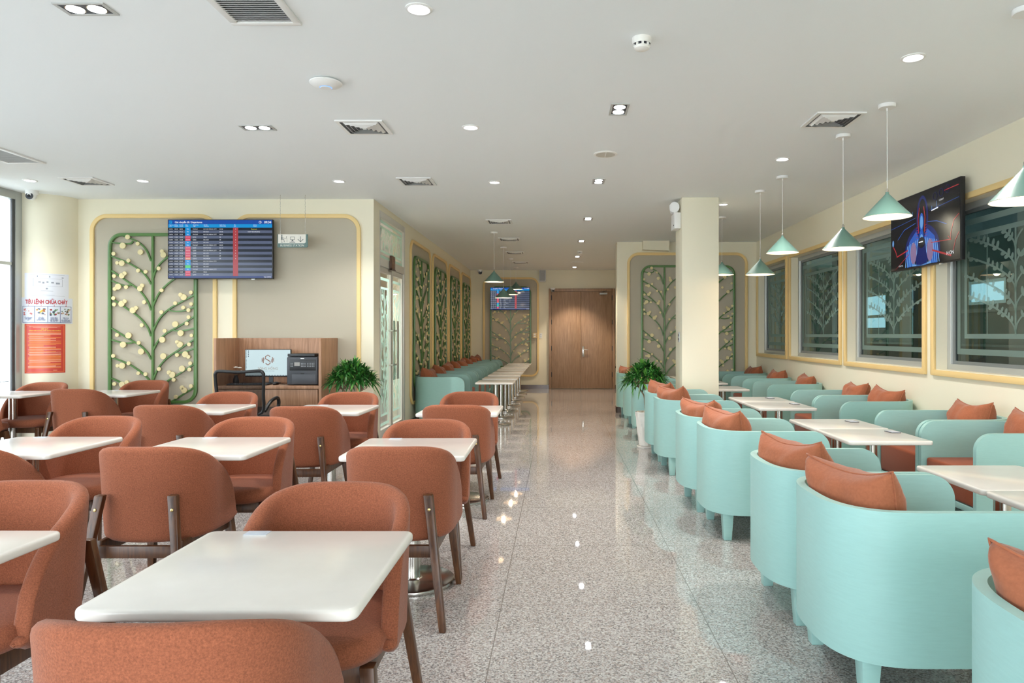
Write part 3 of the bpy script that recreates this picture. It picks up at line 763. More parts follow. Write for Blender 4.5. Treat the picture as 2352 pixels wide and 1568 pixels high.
# ------------------------------------------------------------------ tables
M_stick = mat('pale_sticker', (186, 192, 202), 0.5)
def table(label, loc, w, d, h, group, rz=0, sticker=True):
    t = thing('pedestal_table', label, 'table', loc, rz, group)
    MB().prism(rrect(w, d, 0.03, 5), h-0.028, h, 'xy').build('tabletop', M_top, t, bevel=0.009, segs=3)
    MB().box(-0.17, 0.17, -0.17, 0.17, h-0.036, h-0.028).build('mounting_plate', M_dgrey, t)
    MB().cyl((0, 0, 0), 0.038, 0.02, h-0.036, 32).build('column', M_steel, t)
    MB().lathe([(0.222, 0), (0.224, 0.006), (0.222, 0.020), (0.215, 0.024), (0.05, 0.028), (0.045, 0.034), (0.001, 0.034)], 64).build('base', M_steel, t)
    if sticker:
        s_ = MB().box(-0.035, 0.035, -0.022, 0.022, 0, 0.0012).box(-0.025, 0.025, -0.012, 0.012, 0.0012, 0.0016).build('sticker', M_stick, t); s_.location = (-w*0.25, d*0.45, h)
    return t
GT = 'white pedestal tables among the rust chairs'
TB = [(-0.765, 1.864, 'white square table nearest the camera, beside the aisle'),
 (-0.79, 3.815, 'white square table beside the aisle, second from the camera'),
 (-0.785, 5.70, 'white square table beside the aisle, third from the camera'),
 (-1.86, 1.87, 'white square table cut off at the lower left edge'),
 (-1.90, 3.85, 'white square table in the middle column, second row, between two rust chairs'),
 (-1.87, 5.77, 'white square table in front of the plant by the glass door'),
 (-2.96, 5.83, 'white square table before the office chair and desk'),
 (-2.91, 3.87, 'white square table at the left edge, second row'),
 (-4.68, 7.38, 'white square table just before the left lattice panel'),
 (-5.67, 7.28, 'white table at the left edge below the posters')]
t0 = table(TB[0][2], (TB[0][0], TB[0][1], 0), 0.635, 0.635, 0.74, GT)
for x, y, lb in TB[1:]: dup(t0, (x, y, 0), random.uniform(-0.012, 0.012), lb)

# ------------------------------------------------------------------ mint tub chair
def mint_chair(label, loc, rz, group):
    """faces +x, back outer at x=0, arms to x=0.78, half width 0.352"""
    t = thing('tub_armchair', label, 'armchair', loc, rz, group)
    hw, D, th_ = 0.352, 0.775, 0.034
    half = []
    for k in range(31):
        t_ = PI/2*k/30; x, y = superell(0.32, hw, 2.8, t_)    # t=0: back centre, t=pi/2: side
        half.append((0.32-x, y))
    arm = [(0.32+(D-0.32)*k/14, hw) for k in range(1, 15)]
    # refine near the front for the rounded corner
    arm = arm[:-1]+[(D-0.11+0.11*math.sin(PI/2*k/10), hw) for k in range(0, 11)]
    arm = sorted(set(arm))
    up = half+arm
    line = [(x, y) for x, y in up][::-1]+[(x, -y) for x, y in up[1:]]
    zt, zb = [], []
    for x, y in line:
        e = D-x; r = 0.11
        zt.append(0.722-(r-math.sqrt(max(0, r*r-(r-e)**2)) if e < r else 0))
        r2 = 0.03; zb.append(0.175)
    mb = MB(); shell(mb, line, zb, zt, th_, None, False, 1)
    # the wall runs counter-clockwise, its inner side lies to the left
    mb.build('shell', M_teal, t, bevel=0, ang=40)
    mb = MB()
    pts = []
    for k in range(41):
        t_ = -PI/2+PI*k/40; x, y = superell(0.28, hw-th_-0.004, 2.8, t_); pts.append((0.325-x, y))
    pts = [(0.745, -hw+th_+0.004)]+[(p[0], p[1]) for p in pts]+[(0.745, hw-th_-0.004)]
    poly = pts[::-1]
    # ccw order check
    A = sum(poly[i][0]*poly[(i+1)%len(poly)][1]-poly[(i+1)%len(poly)][0]*poly[i][1] for i in range(len(poly)))
    if A < 0: poly = poly[::-1]
    MB().prism([(x, y) for x, y in poly if True], 0.19, 0.231, 'xy').build('seat_rail', M_teal, t, bevel=0.003)
    mb.prism(poly, 0.233, 0.462, 'xy'); mb.build('seat_cushion', M_seat, t, bevel=0.022, segs=4, ang=60)
    for x, y in ((0.13, 0.258), (0.13, -0.258), (0.67, 0.285), (0.67, -0.285)):
        leg((x, y, 0.185), (x, y, 0), 0.072, 0.072, 0.05, 0.05).build('leg', M_teal, t, bevel=0.002)
        MB().box(x-.02, x+.02, y-.02, y+.02, 0, 0.004).build('foot', M_black, t)
    return t
GL = 'mint tub chairs with their backs to the aisle'
LX = [(1.02, 1.56, 'mint tub armchair cut off at the lower right corner'),
 (1.0, 2.81, 'large mint tub armchair in the lower right, nearest shown whole'),
 (1.0, 3.525, 'mint tub armchair just behind the large front one'),
 (0.985, 4.875, 'mint tub armchair beyond the gap, third along the aisle'),
 (0.955, 5.595, 'mint tub armchair fourth along the aisle'),
 (0.965, 6.985, 'mint tub armchair fifth along the aisle, before the square pillar'),
 (0.96, 7.70, 'mint tub armchair sixth along the aisle, touching the white plant pot'),
 (0.965, 9.15, 'mint tub armchair just behind the potted dracaena'),
 (0.965, 10.35, 'mint tub armchair beyond the dracaena, second from the wall'),
 (0.965, 11.55, 'mint tub armchair farthest along the aisle, at the wall corner')]
m0 = mint_chair(LX[0][2], (LX[0][0], LX[0][1], 0), 0, GL)
for x, y, lb in LX[1:]: dup(m0, (x, y, 0), 0, lb)
GR = 'mint tub chairs along the right wall'
RX = [(4.77, 'mint tub armchair against the right wall, cut by the right edge'),
 (5.49, 'mint tub armchair against the right wall, second from the right edge'),
 (6.89, 'mint tub armchair against the right wall, third from the right edge'),
 (7.605, 'mint tub armchair against the right wall, fourth from the right edge'),
 (9.18, 'mint tub armchair against the right wall under the second window'),
 (10.37, 'mint tub armchair against the right wall under the far window'),
 (11.58, 'mint tub armchair in the far right corner')]
for y, lb in RX: dup(m0, (3.415, y, 0), PI, lb, GR)
GC = 'mint tub chairs along the corridor wall'
CO = ['mint tub armchair first in the corridor row, side panel in view', 'mint tub armchair second in the corridor row', 'mint tub armchair third in the corridor row', 'mint tub armchair fourth in the corridor row',
 'mint tub armchair fifth in the corridor row', 'mint tub armchair sixth in the corridor row', 'mint tub armchair seventh in the corridor row', 'mint tub armchair last in the corridor row, by the end wall']
for k, lb in enumerate(CO): dup(m0, (-2.155, 10.66+0.912*k, 0), 0, lb, GC)
# armchairs inside the lounge behind the glass door
for k, (x, y, r) in enumerate([(-3.6, 9.3, 0.0), (-3.6, 10.3, 0.0)]):
    dup(m0, (x, y, 0), r, ['mint armchair behind the glass door, near leaf', 'mint armchair behind the glass door, far leaf'][k], 'armchairs behind the glass door')

# lounge tables
GM = 'white tables between the mint chairs'
T1 = table('white table nearest the camera between the mint chairs, cut by the right edge', (2.19, 2.84, 0), 0.56, 0.605, 0.65, GM, sticker=False)
for x, y, lb in [(2.19, 3.45, 'white table second from the camera between the mint chairs, joined to the nearest'),
  (2.19, 4.89, 'near half of the joined white tables in the middle of the mint chairs'), (2.19, 5.505, 'far half of the joined white tables in the middle of the mint chairs'),
  (2.19, 6.95, 'near half of the joined white tables right of the pillar'), (2.19, 7.57, 'far half of the joined white tables right of the pillar'),
  (2.17, 9.22, 'single white table partly behind the square pillar'), (2.17, 10.36, 'small white table farther behind the pillar'), (2.17, 11.58, 'white table in the far right corner, hidden by the pillar')]:
    dup(T1, (x, y, 0), 0, lb)
CT = ['first', 'second', 'third', 'fourth', 'fifth', 'sixth', 'seventh', 'last']
for k in range(8): dup(T1, (-0.93, 10.46+0.912*k, 0), 0, 'white table on a steel column, %s in the corridor row' % CT[k], 'white tables in the corridor row')
# small order cards lying on the joined tables
for k, (x, y, z, lb) in enumerate([(2.36, 5.62, 0.65, 'small dark edged card on the far half of the middle joined tables'), (2.40, 5.02, 0.65, 'small dark edged card on the near half of the middle joined tables'),
     (2.33, 7.70, 0.65, 'small card on the far half of the joined tables by the pillar'), (2.38, 7.05, 0.65, 'small card on the near half of the joined tables by the pillar')]):
    t = thing('table_card', lb, 'card', (x, y, z), 0.1, 'cards on the joined tables')
    MB().box(-.035, .035, -.05, .05, 0, 0.004).build('card', M_dgrey, t, bevel=0.001)
    MB().box(-.031, .031, -.046, .046, 0.004, 0.0055).build('face', M_stick, t)

# ------------------------------------------------------------------ cushions
def pillow_mesh(seed, s=0.245, T=0.112):
    mb = MB(); N = 22; vs_ = []; idx = {}
    def P(u, v, side):
        cu, cv = abs(u), abs(v)
        pin = 1-0.10*(1-cv**2)*cu**2; pin2 = 1-0.22*(1-cu**2)*cv**2
        x = u*s*pin; z = v*s*0.82*pin2
        th = T*((1-cu**2.6)*(1-cv**2.6))**0.42
        nz = noise.noise(Vector((u*2.2+seed*7, v*2.2, side*3.0)))*0.018*min(1, (1-max(cu, cv))*5)
        wr = 0.0075*math.sin(9*math.atan2(v, u)+seed+2*noise.noise(Vector((u*3, v*3, seed))))*max(0, max(cu, cv)-0.35)*min(1, (1-max(cu, cv))*6)*1.6
        y = side*(th+nz*0.9+wr)
        b = 0.015*noise.noise(Vector((u*1.5+seed, v*1.5, 5)))
        return (x, y+b, z)
    for side in (1, -1):
        for j in range(N+1):
            for i in range(N+1):
                u, v = -1+2*i/N, -1+2*j/N
                u = math.sin(u*PI/2)*0.45+u*0.55; v = math.sin(v*PI/2)*0.45+v*0.55
                edge = i in (0, N) or j in (0, N)
                key = (i, j, 0 if edge else side)
                if key not in idx: idx[key] = len(vs_); vs_.append(P(u, v, 0 if edge else side))
    fs_ = []
    for side in (1, -1):
        for j in range(N):
            for i in range(N):
                q = [idx[(a, b, 0 if (a in (0, N) or b in (0, N)) else side)] for a, b in ((i, j), (i+1, j), (i+1, j+1), (i, j+1))]
                if side == 1: q = q[::-1]
                fs_.append(tuple(q))
    mb.add(vs_, fs_)
    loop = [vs_[idx[(i, 0, 0)]] for i in range(N)]+[vs_[idx[(N, j, 0)]] for j in range(N)]+[vs_[idx[(i, N, 0)]] for i in range(N, 0, -1)]+[vs_[idx[(0, j, 0)]] for j in range(N, 0, -1)]
    pp = MB().tube(loop, 0.0045, 6, True)
    return mb.mesh('cover', M_rust2, ang=80), pp.mesh('piping', M_rust2, ang=80)
PM = [pillow_mesh(k) for k in range(4)]
def pillow(label, loc, rz, tilt, roll, group, var=0):
    t = thing('scatter_cushion', label, 'cushion', loc, 0, group)
    t.rotation_euler = (Matrix.Rotation(rz, 3, 'Z') @ Matrix.Rotation(tilt, 3, 'X') @ Matrix.Rotation(roll, 3, 'Y')).to_euler()
    a = bpy.data.objects.new('cushion_cover', PM[var][0]); COL.objects.link(a); a.parent = t
    b = bpy.data.objects.new('piping', PM[var][1]); COL.objects.link(b); b.parent = a
    return t
random.seed(11)
# aisle row (back to -x, cushion faces +x): rz=+90deg turns the pillow normal (-y) to +x
for k, (x, y, lb) in enumerate(LX):
    pillow('rust cushion in the ' + lb.replace('large mint tub armchair', 'large mint chair').replace('mint tub armchair', 'mint chair'), (x+0.20, y+random.uniform(-.02, .02), 0.645), PI/2+0.33+random.uniform(-.08, .06), -0.22, random.uniform(-0.02, 0.06), 'rust cushions in the aisle row', k % 4)
for k, (y, lb) in enumerate(RX):
    pillow('rust cushion in the ' + lb.replace('mint tub armchair ', 'mint chair ').replace(', nearest and', ','), (3.415-0.185, y+random.uniform(-.03, .03), 0.635), -PI/2+random.uniform(-.1, .1), -0.25, random.uniform(-0.06, 0.06), 'rust cushions along the right wall', (k+1) % 4)
for k, lb in enumerate(CO):
    pillow('rust cushion in the ' + lb.replace('mint tub armchair ', 'mint chair ').replace(', nearest and', ','), (-2.155+0.19, 10.66+0.912*k, 0.65), PI/2+random.uniform(-.1, .1), -0.20, random.uniform(-0.1, 0.1), 'rust cushions in the corridor row', (k+2) % 4)

# ------------------------------------------------------------------ pendants
def pendant(label, x, y, zb, group, power):
    t = thing('pendant_lamp', label, 'lamp', (x, y, zb), 0, group)
    MB().lathe([(0.158, 0), (0.160, 0.002), (0.016, 0.158), (0.012, 0.165), (0.011, 0.175), (0.001, 0.175)], 56, cap=False).build('shade', M_shade, t, ang=30)
    MB().lathe([(0.1565, 0.001), (0.0145, 0.154), (0.001, 0.156)], 56, cap=False).build('shade_lining', M_shadein, t)
    MB().cyl((0, 0, 0), 0.0022, 0.19, H-zb-0.028, 8).build('cord', M_white, t)
    MB().lathe([(0.008, 0.172), (0.009, 0.19), (0.004, 0.2)], 14).build('cord_grip', M_steel, t)
    MB().lathe([(0.055, H-zb-0.026), (0.058, H-zb-0.022), (0.058, H-zb-0.001)], 36).cyl((0, 0, 0), 0.006, H-zb-0.045, H-zb-0.026, 10).build('ceiling_rose', M_white, t)
    MB().sphere((0, 0, 0.062), 0.032, 20).cyl((0, 0, 0), 0.013, 0.085, 0.15, 14).build('bulb', glow('warm_bulb', (255, 226, 190), 3.0), t)
    lamp('lamp_light', 'POINT', (0, 0, 0.02), power, (1.0, 0.77, 0.53), t, 0.03)
    return t
GP = 'cone pendants over the right tables'
for x, y, z, lb in [(2.297, 3.44, 2.005, 'grey green cone pendant cut off by the right edge'), (2.29, 4.87, 2.165, 'grey green cone pendant overlapping the large wall screen'),
    (2.285, 5.61, 2.035, 'grey green cone pendant hanging low, just left of the large wall screen'), (2.27, 7.08, 2.175, 'grey green cone pendant before the second window'),
    (2.25, 7.79, 2.015, 'grey green cone pendant hanging low before the far window'), (2.23, 9.52, 2.16, 'grey green cone pendant beside the square pillar')]:
    pendant(lb, x, y, z, GP, 3.0)
for y, z, lb in [(10.93, 2.17, 'cone pendant nearest in the corridor row, left of the small screen'), (12.82, 2.02, 'cone pendant second in the corridor row, overlapping the small screen low'),
    (14.75, 2.19, 'cone pendant third in the corridor row, right of the low one'), (16.6, 2.42, 'cone pendant last in the corridor row, above the small screen')]:
    pendant(lb, -1.0, y, z, 'cone pendants over the corridor tables', 3.5)

# ------------------------------------------------------------------ ceiling fixtures
M_lampface = glow('cool_lamp_face', (250, 252, 255), 9.0)
def square_light(label, x, y, rz, power=9, real=True):
    t = thing('recessed_spotlight', label, 'ceiling light', (x, y, H), rz, 'square twin spotlights in the ceiling')
    o = [(0.125, 0.065), (-0.125, 0.065), (-0.125, -0.065), (0.125, -0.065)]; i_ = [(0.108, 0.05), (-0.108, 0.05), (-0.108, -0.05), (0.108, -0.05)]
    mb = MB(); n = 4; vs_ = [(p[0], p[1], 0) for p in o]+[(p[0], p[1], 0) for p in i_]+[(p[0], p[1], -0.006) for p in o]+[(p[0], p[1], -0.006) for p in i_]
    fs_ = []
    for a in range(4):
        b = (a+1) % 4; fs_ += [(8+a, 8+b, 12+b, 12+a), (a, b, 8+b, 8+a), (4+a, 12+a, 12+b, 4+b)]
    mb.add(vs_, fs_); mb.build('trim_frame', M_lgrey, t)
    MB().box(-0.108, 0.108, -0.05, 0.05, -0.0025, -0.0005).build('recess', M_dgrey, t)
    for sx in (-1, 1):
        MB().lathe([(0.046, -0.0045), (0.046, -0.0026)], 28, (sx*0.053, 0, 0)).build('reflector_rim', M_steel, t)
        MB().lathe([(0.040, -0.0065), (0.040, -0.0046)], 28, (sx*0.053, 0, 0)).build('lamp_face', M_lampface, t)
    lamp('spot_light', 'SPOT', (0, 0, -0.03), power, (1.0, 0.95, 0.88) if y < 9 else (1.0, 0.84, 0.66), t, 0.05, math.radians(85), 0.5)
    return t
for x, y, r, lb in [(-2.318, 3.437, 0, 'square twin spotlight in the upper left corner of the ceiling'), (-2.323, 5.41, 0, 'square twin spotlight left of the near air diffuser'),
    (0.433, 4.97, PI/2, 'square twin spotlight nearest above the aisle'), (0.422, 7.30, PI/2, 'square twin spotlight beyond the round speaker grille'),
    (0.415, 9.66, PI/2, 'square twin spotlight where the corridor starts'), (0.40, 11.96, PI/2, 'square twin spotlight in the corridor before the smoke detector'),
    (0.395, 14.36, PI/2, 'square twin spotlight in the corridor behind the smoke detector'), (0.39, 16.6, PI/2, 'square twin spotlight in front of the far door')]:
    square_light(lb, x, y, r, 90 if y > 9 else 60)
def round_light(label, x, y, power=9):
    t = thing('round_downlight', label, 'ceiling light', (x, y, H), 0, 'round ceiling downlights')
    MB().lathe([(0.066, 0), (0.066, -0.004), (0.054, -0.008), (0.048, -0.003)], 40, cap=False).build('rim', M_white, t)
    MB().lathe([(0.047, -0.0035), (0.047, -0.0015)], 36).build('lamp_face', M_lampface, t)
    lamp('down_light', 'SPOT', (0, 0, -0.03), power, (1.0, 0.97, 0.93), t, 0.05, math.radians(120), 0.6)
for x, y, lb in [(-0.684, 3.437, 'round downlight at the top edge, above the aisle tables'), (-0.675, 5.40, 'round downlight right of the near air diffuser'), (-0.667, 7.35, 'round downlight right of the far air diffuser'),
    (2.05, 4.04, 'round downlight on the right, nearest'), (2.045, 6.38, 'round downlight on the right between two pendant cords'), (2.03, 8.6, 'round downlight just right of the square pillar'),
    (-2.285, 7.30, 'round downlight left of the hanging sign'), (-4.32, 7.28, 'round downlight above the left lattice panel'), (-5.48, 7.26, 'round downlight nearest the glass wall')]:
    round_light(lb, x, y, 18 if x < -4 else (40 if x < 0 else 60))
for x, y in ((-3.2, 9.0), (-4.2, 10.4), (-4.6, 12.5)):  # unseen downlights, added so the room behind the glass door is not dark
    round_light('unseen downlight added to brighten the room behind the glass door, %s' % {9.0: 'nearest', 10.4: 'middle', 12.5: 'farthest'}[y], x, y, 240)

def diffuser(label, x, y, w=0.34, depth=0.34):
    t = thing('air_diffuser', label, 'vent', (x, y, H), 0, 'square air diffusers in the ceiling')
    def sq(s0, z0, s1, z1):
        mb = MB(); a = [(s0, s0, z0), (-s0, s0, z0), (-s0, -s0, z0), (s0, -s0, z0), (s1, s1, z1), (-s1, s1, z1), (-s1, -s1, z1), (s1, -s1, z1)]
        mb.add(a, [(0, 1, 5, 4), (1, 2, 6, 5), (2, 3, 7, 6), (3, 0, 4, 7)]); return mb
    mb = MB().box(-.172, .172, -.172, .172, -0.004, -0.001); mb.build('backing', mat('vent_shadow', (120, 122, 124), 0.8), t)
    mb = sq(0.178, -0.001, 0.178, -0.012); mb.v += sq(0.178, -0.012, 0.150, -0.012).v; mb.f += [(8, 9, 13, 12), (9, 10, 14, 13), (10, 11, 15, 14), (11, 8, 12, 15)]; mb.mi += [0]*4
    mb.build('frame', M_white, t)
    for k, s_ in enumerate((0.132, 0.102, 0.072, 0.042)):
        sq(s_, -0.005, s_-0.018, -0.020).build('louvre_ring', M_white, t)
    MB().box(-.014, .014, -.014, .014, -0.018, -0.016).build('centre_plate', M_white, t)
    return t
for x, y, lb in [(-1.49, 5.39, 'square air diffuser near the wireless dome'), (-1.475, 7.30, 'square air diffuser above the corner of the glass door wall'), (-4.91, 7.29, 'square air diffuser near the security camera, left'),
    (2.04, 5.20, 'square air diffuser on the right between the pendants'), (-0.83, 9.9, 'first square air diffuser in the corridor'), (-0.815, 11.73, 'second square air diffuser in the corridor'),
    (-0.836, 13.64, 'third square air diffuser in the corridor'), (-0.83, 15.5, 'fourth square air diffuser in the corridor')]:
    diffuser(lb, x, y)
def grille(label, x0, x1, y0, y1):
    t = thing('return_air_grille', label, 'vent', ((x0+x1)/2, (y0+y1)/2, H), 0, 'slatted return grilles')
    w, d = x1-x0, y1-y0; b = 0.035
    MB().box(-w/2, w/2, -d/2, -d/2+b, -0.014, 0).box(-w/2, w/2, d/2-b, d/2, -0.014, 0).box(-w/2, -w/2+b, -d/2+b, d/2-b, -0.014, 0).box(w/2-b, w/2, -d/2+b, d/2-b, -0.014, 0).build('frame', M_white, t, bevel=0.002)
    MB().box(-w/2+b, w/2-b, -d/2+b, d/2-b, -0.003, -0.001).build('backing', mat('grille_backing', (150, 152, 154), 0.8), t)
    mb = MB(); n = int((d-2*b)/0.021)
    for k in range(n):
        y = -d/2+b+0.006+k*0.021; mb.add([(-w/2+b, y, -0.014), (w/2-b, y, -0.014), (w/2-b, y+0.019, -0.003), (-w/2+b, y+0.019, -0.003), (-w/2+b, y, -0.0125), (w/2-b, y, -0.0125), (w/2-b, y+0.019, -0.0015), (-w/2+b, y+0.019, -0.0015)], [(0, 1, 2, 3), (7, 6, 5, 4), (0, 4, 5, 1), (2, 6, 7, 3)])
    mb.build('slats', M_white, t)
grille('white slatted air grille at the top edge of the picture', -1.67, -1.315, 3.05, 3.60)
grille('white slatted air grille at the left edge of the ceiling', -5.12, -4.765, 5.95, 6.52)
t = thing('smoke_detector', 'white smoke detector nearest, above the aisle', 'smoke detector', (0.452, 3.78, H), 0, 'smoke detectors')
MB().lathe([(0.052, 0), (0.052, -0.02), (0.048, -0.034)], 40, cap=False).build('base', M_ceramic, t)
MB().lathe([(0.040, -0.030), (0.040, -0.047)], 32).build('vent_ring', M_dgrey, t)
mb = MB()
for k in range(8): a = 2*PI*k/8; mb.box(0.04*math.cos(a)-.006, 0.04*math.cos(a)+.006, 0.04*math.sin(a)-.006, 0.04*math.sin(a)+.006, -0.05, -0.032)
mb.build('fins', M_ceramic, t)
MB().lathe([(0.045, -0.046), (0.040, -0.058), (0.026, -0.066), (0.001, -0.067)], 40).build('cap', M_ceramic, t)
dup(t, (0.42, 13.4, H), 0, 'white smoke detector in the corridor between two spotlights')
t = thing('ceiling_speaker', 'round cream speaker grille in the ceiling above the aisle', 'ceiling speaker', (0.42, 6.2, H), 0)
MB().lathe([(0.105, 0), (0.105, -0.006), (0.098, -0.010), (0.085, -0.010)], 48, cap=False).build('rim', M_ceramic, t)
MB().lathe([(0.086, -0.009), (0.086, -0.006)], 48).build('mesh_grille', mat('cream_grille', (206, 202, 190), 0.7, bump=0.6, bump_s=500), t)
MB().box(-0.004, 0.004, -0.084, 0.084, -0.012, -0.009).build('rib', M_ceramic, t)
t = thing('ceiling_vent_cap', 'faint round white cap near the end of the corridor ceiling', 'vent', (0.41, 15.5, H), 0)
MB().lathe([(0.15, 0), (0.15, -0.008), (0.13, -0.015), (0.001, -0.018)], 40).build('cap', M_ceil, t)
t = thing('wireless_access_point', 'white dome with a thin blue ring on the ceiling', 'wireless access point', (-1.467, 4.42, H), 0.3)
MB().lathe([(0.085, 0), (0.100, -0.010), (0.100, -0.016), (0.085, -0.028), (0.055, -0.038), (0.036, -0.042)], 56).build('housing', M_white, t)
MB().lathe([(0.038, -0.0415), (0.038, -0.0435), (0.034, -0.0445)], 40).build('status_ring', glow('blue_ring', (120, 170, 255), 0.9), t)
MB().lathe([(0.0345, -0.043), (0.0345, -0.046), (0.001, -0.047)], 40).build('centre_cap', M_white, t)

def dome_cam(label, loc, rz, s=1.0, ball_dir=-1):
    t = thing('security_camera', label, 'camera', loc, rz, 'dome security cameras')
    MB().lathe([(0.058*s, 0), (0.058*s, -0.03*s), (0.050*s, -0.042*s)], 32).build('mount', M_white, t)
    b = MB().sphere((0, -0.008*s, -0.052*s), 0.046*s, 24).build('ball', M_white, t)
    MB().lathe([(0.034*s, 0.0), (0.034*s, 0.008*s), (0.030*s, 0.010*s)], 28, (0, -0.040*s, -0.062*s), 'y').build('face_ring', M_dgrey, b)
    MB().lathe([(0.014*s, 0.008*s), (0.014*s, 0.015*s)], 20, (0, -0.040*s, -0.062*s), 'y').build('lens', M_black, b)
    return t
dome_cam('white dome camera on the ceiling before the round pillar', (-5.85, 7.78, H), 0.15, 1.1)
t = dome_cam('small white dome camera at the top left corner of the far door', (-0.13, 17.31, 2.50), 0.2, 1.0)
dome_cam('white and black dome camera where corridor ceiling meets the end wall', (-1.93, 17.3, H), 0.3, 1.2)
# wall speaker by the far door
t = thing('wall_speaker', 'grey loudspeaker high on the end wall beside the lattice arch', 'speaker', (-0.385, 17.40, 2.80), 0)
MB().prism(rrect(0.17, 0.30, 0.03, 4), -0.20, -0.05, 'xz').build('cabinet', mat('grey_speaker', (214, 214, 212), 0.5), t, bevel=0.008)
MB().prism(rrect(0.14, 0.26, 0.02, 4), -0.206, -0.20, 'xz').build('grille', mat('grey_speaker_grille', (176, 178, 180), 0.7, bump=0.5, bump_s=400), t)
MB().box(-0.03, 0.03, -0.05, 0, -0.05, 0.10).build('bracket', M_dgrey, t)
# emergency light on the pillar
t = thing('emergency_light', 'white twin head emergency light on the left side of the square pillar', 'emergency light', (1.445, 8.36, 2.70), -PI/2)
MB().box(-0.12, 0.12, -0.075, 0, -0.10, 0.09).build('battery_box', M_white, t, bevel=0.006)
MB().lathe([(0.009, 0), (0.009, 0.004)], 14, (0.085, -0.076, -0.06), 'y').build('button', M_black, t)
for sx in (-1, 1):
    h_ = MB().lathe([(0.045, 0.0), (0.058, 0.025), (0.062, 0.045), (0.056, 0.047)], 32, (0, 0, 0), 'y').cyl((0, 0, 0), 0.02, -0.03, 0.0, 14, 'y').build('lamp_head', M_white, t)
    h_.location = (sx*0.06, -0.05, 0.16); h_.rotation_euler = (0.15, 0, 1.05 if sx > 0 else -0.3)
    MB().lathe([(0.054, 0.044), (0.03, 0.036), (0.001, 0.034)], 28, (0, 0, 0), 'y').build('reflector', mat('chrome_reflector', (225, 228, 232), 0.12, metal=1.0), h_)
MB().box(-0.08, 0.08, -0.06, -0.03, 0.09, 0.11).build('yoke', M_white, t)

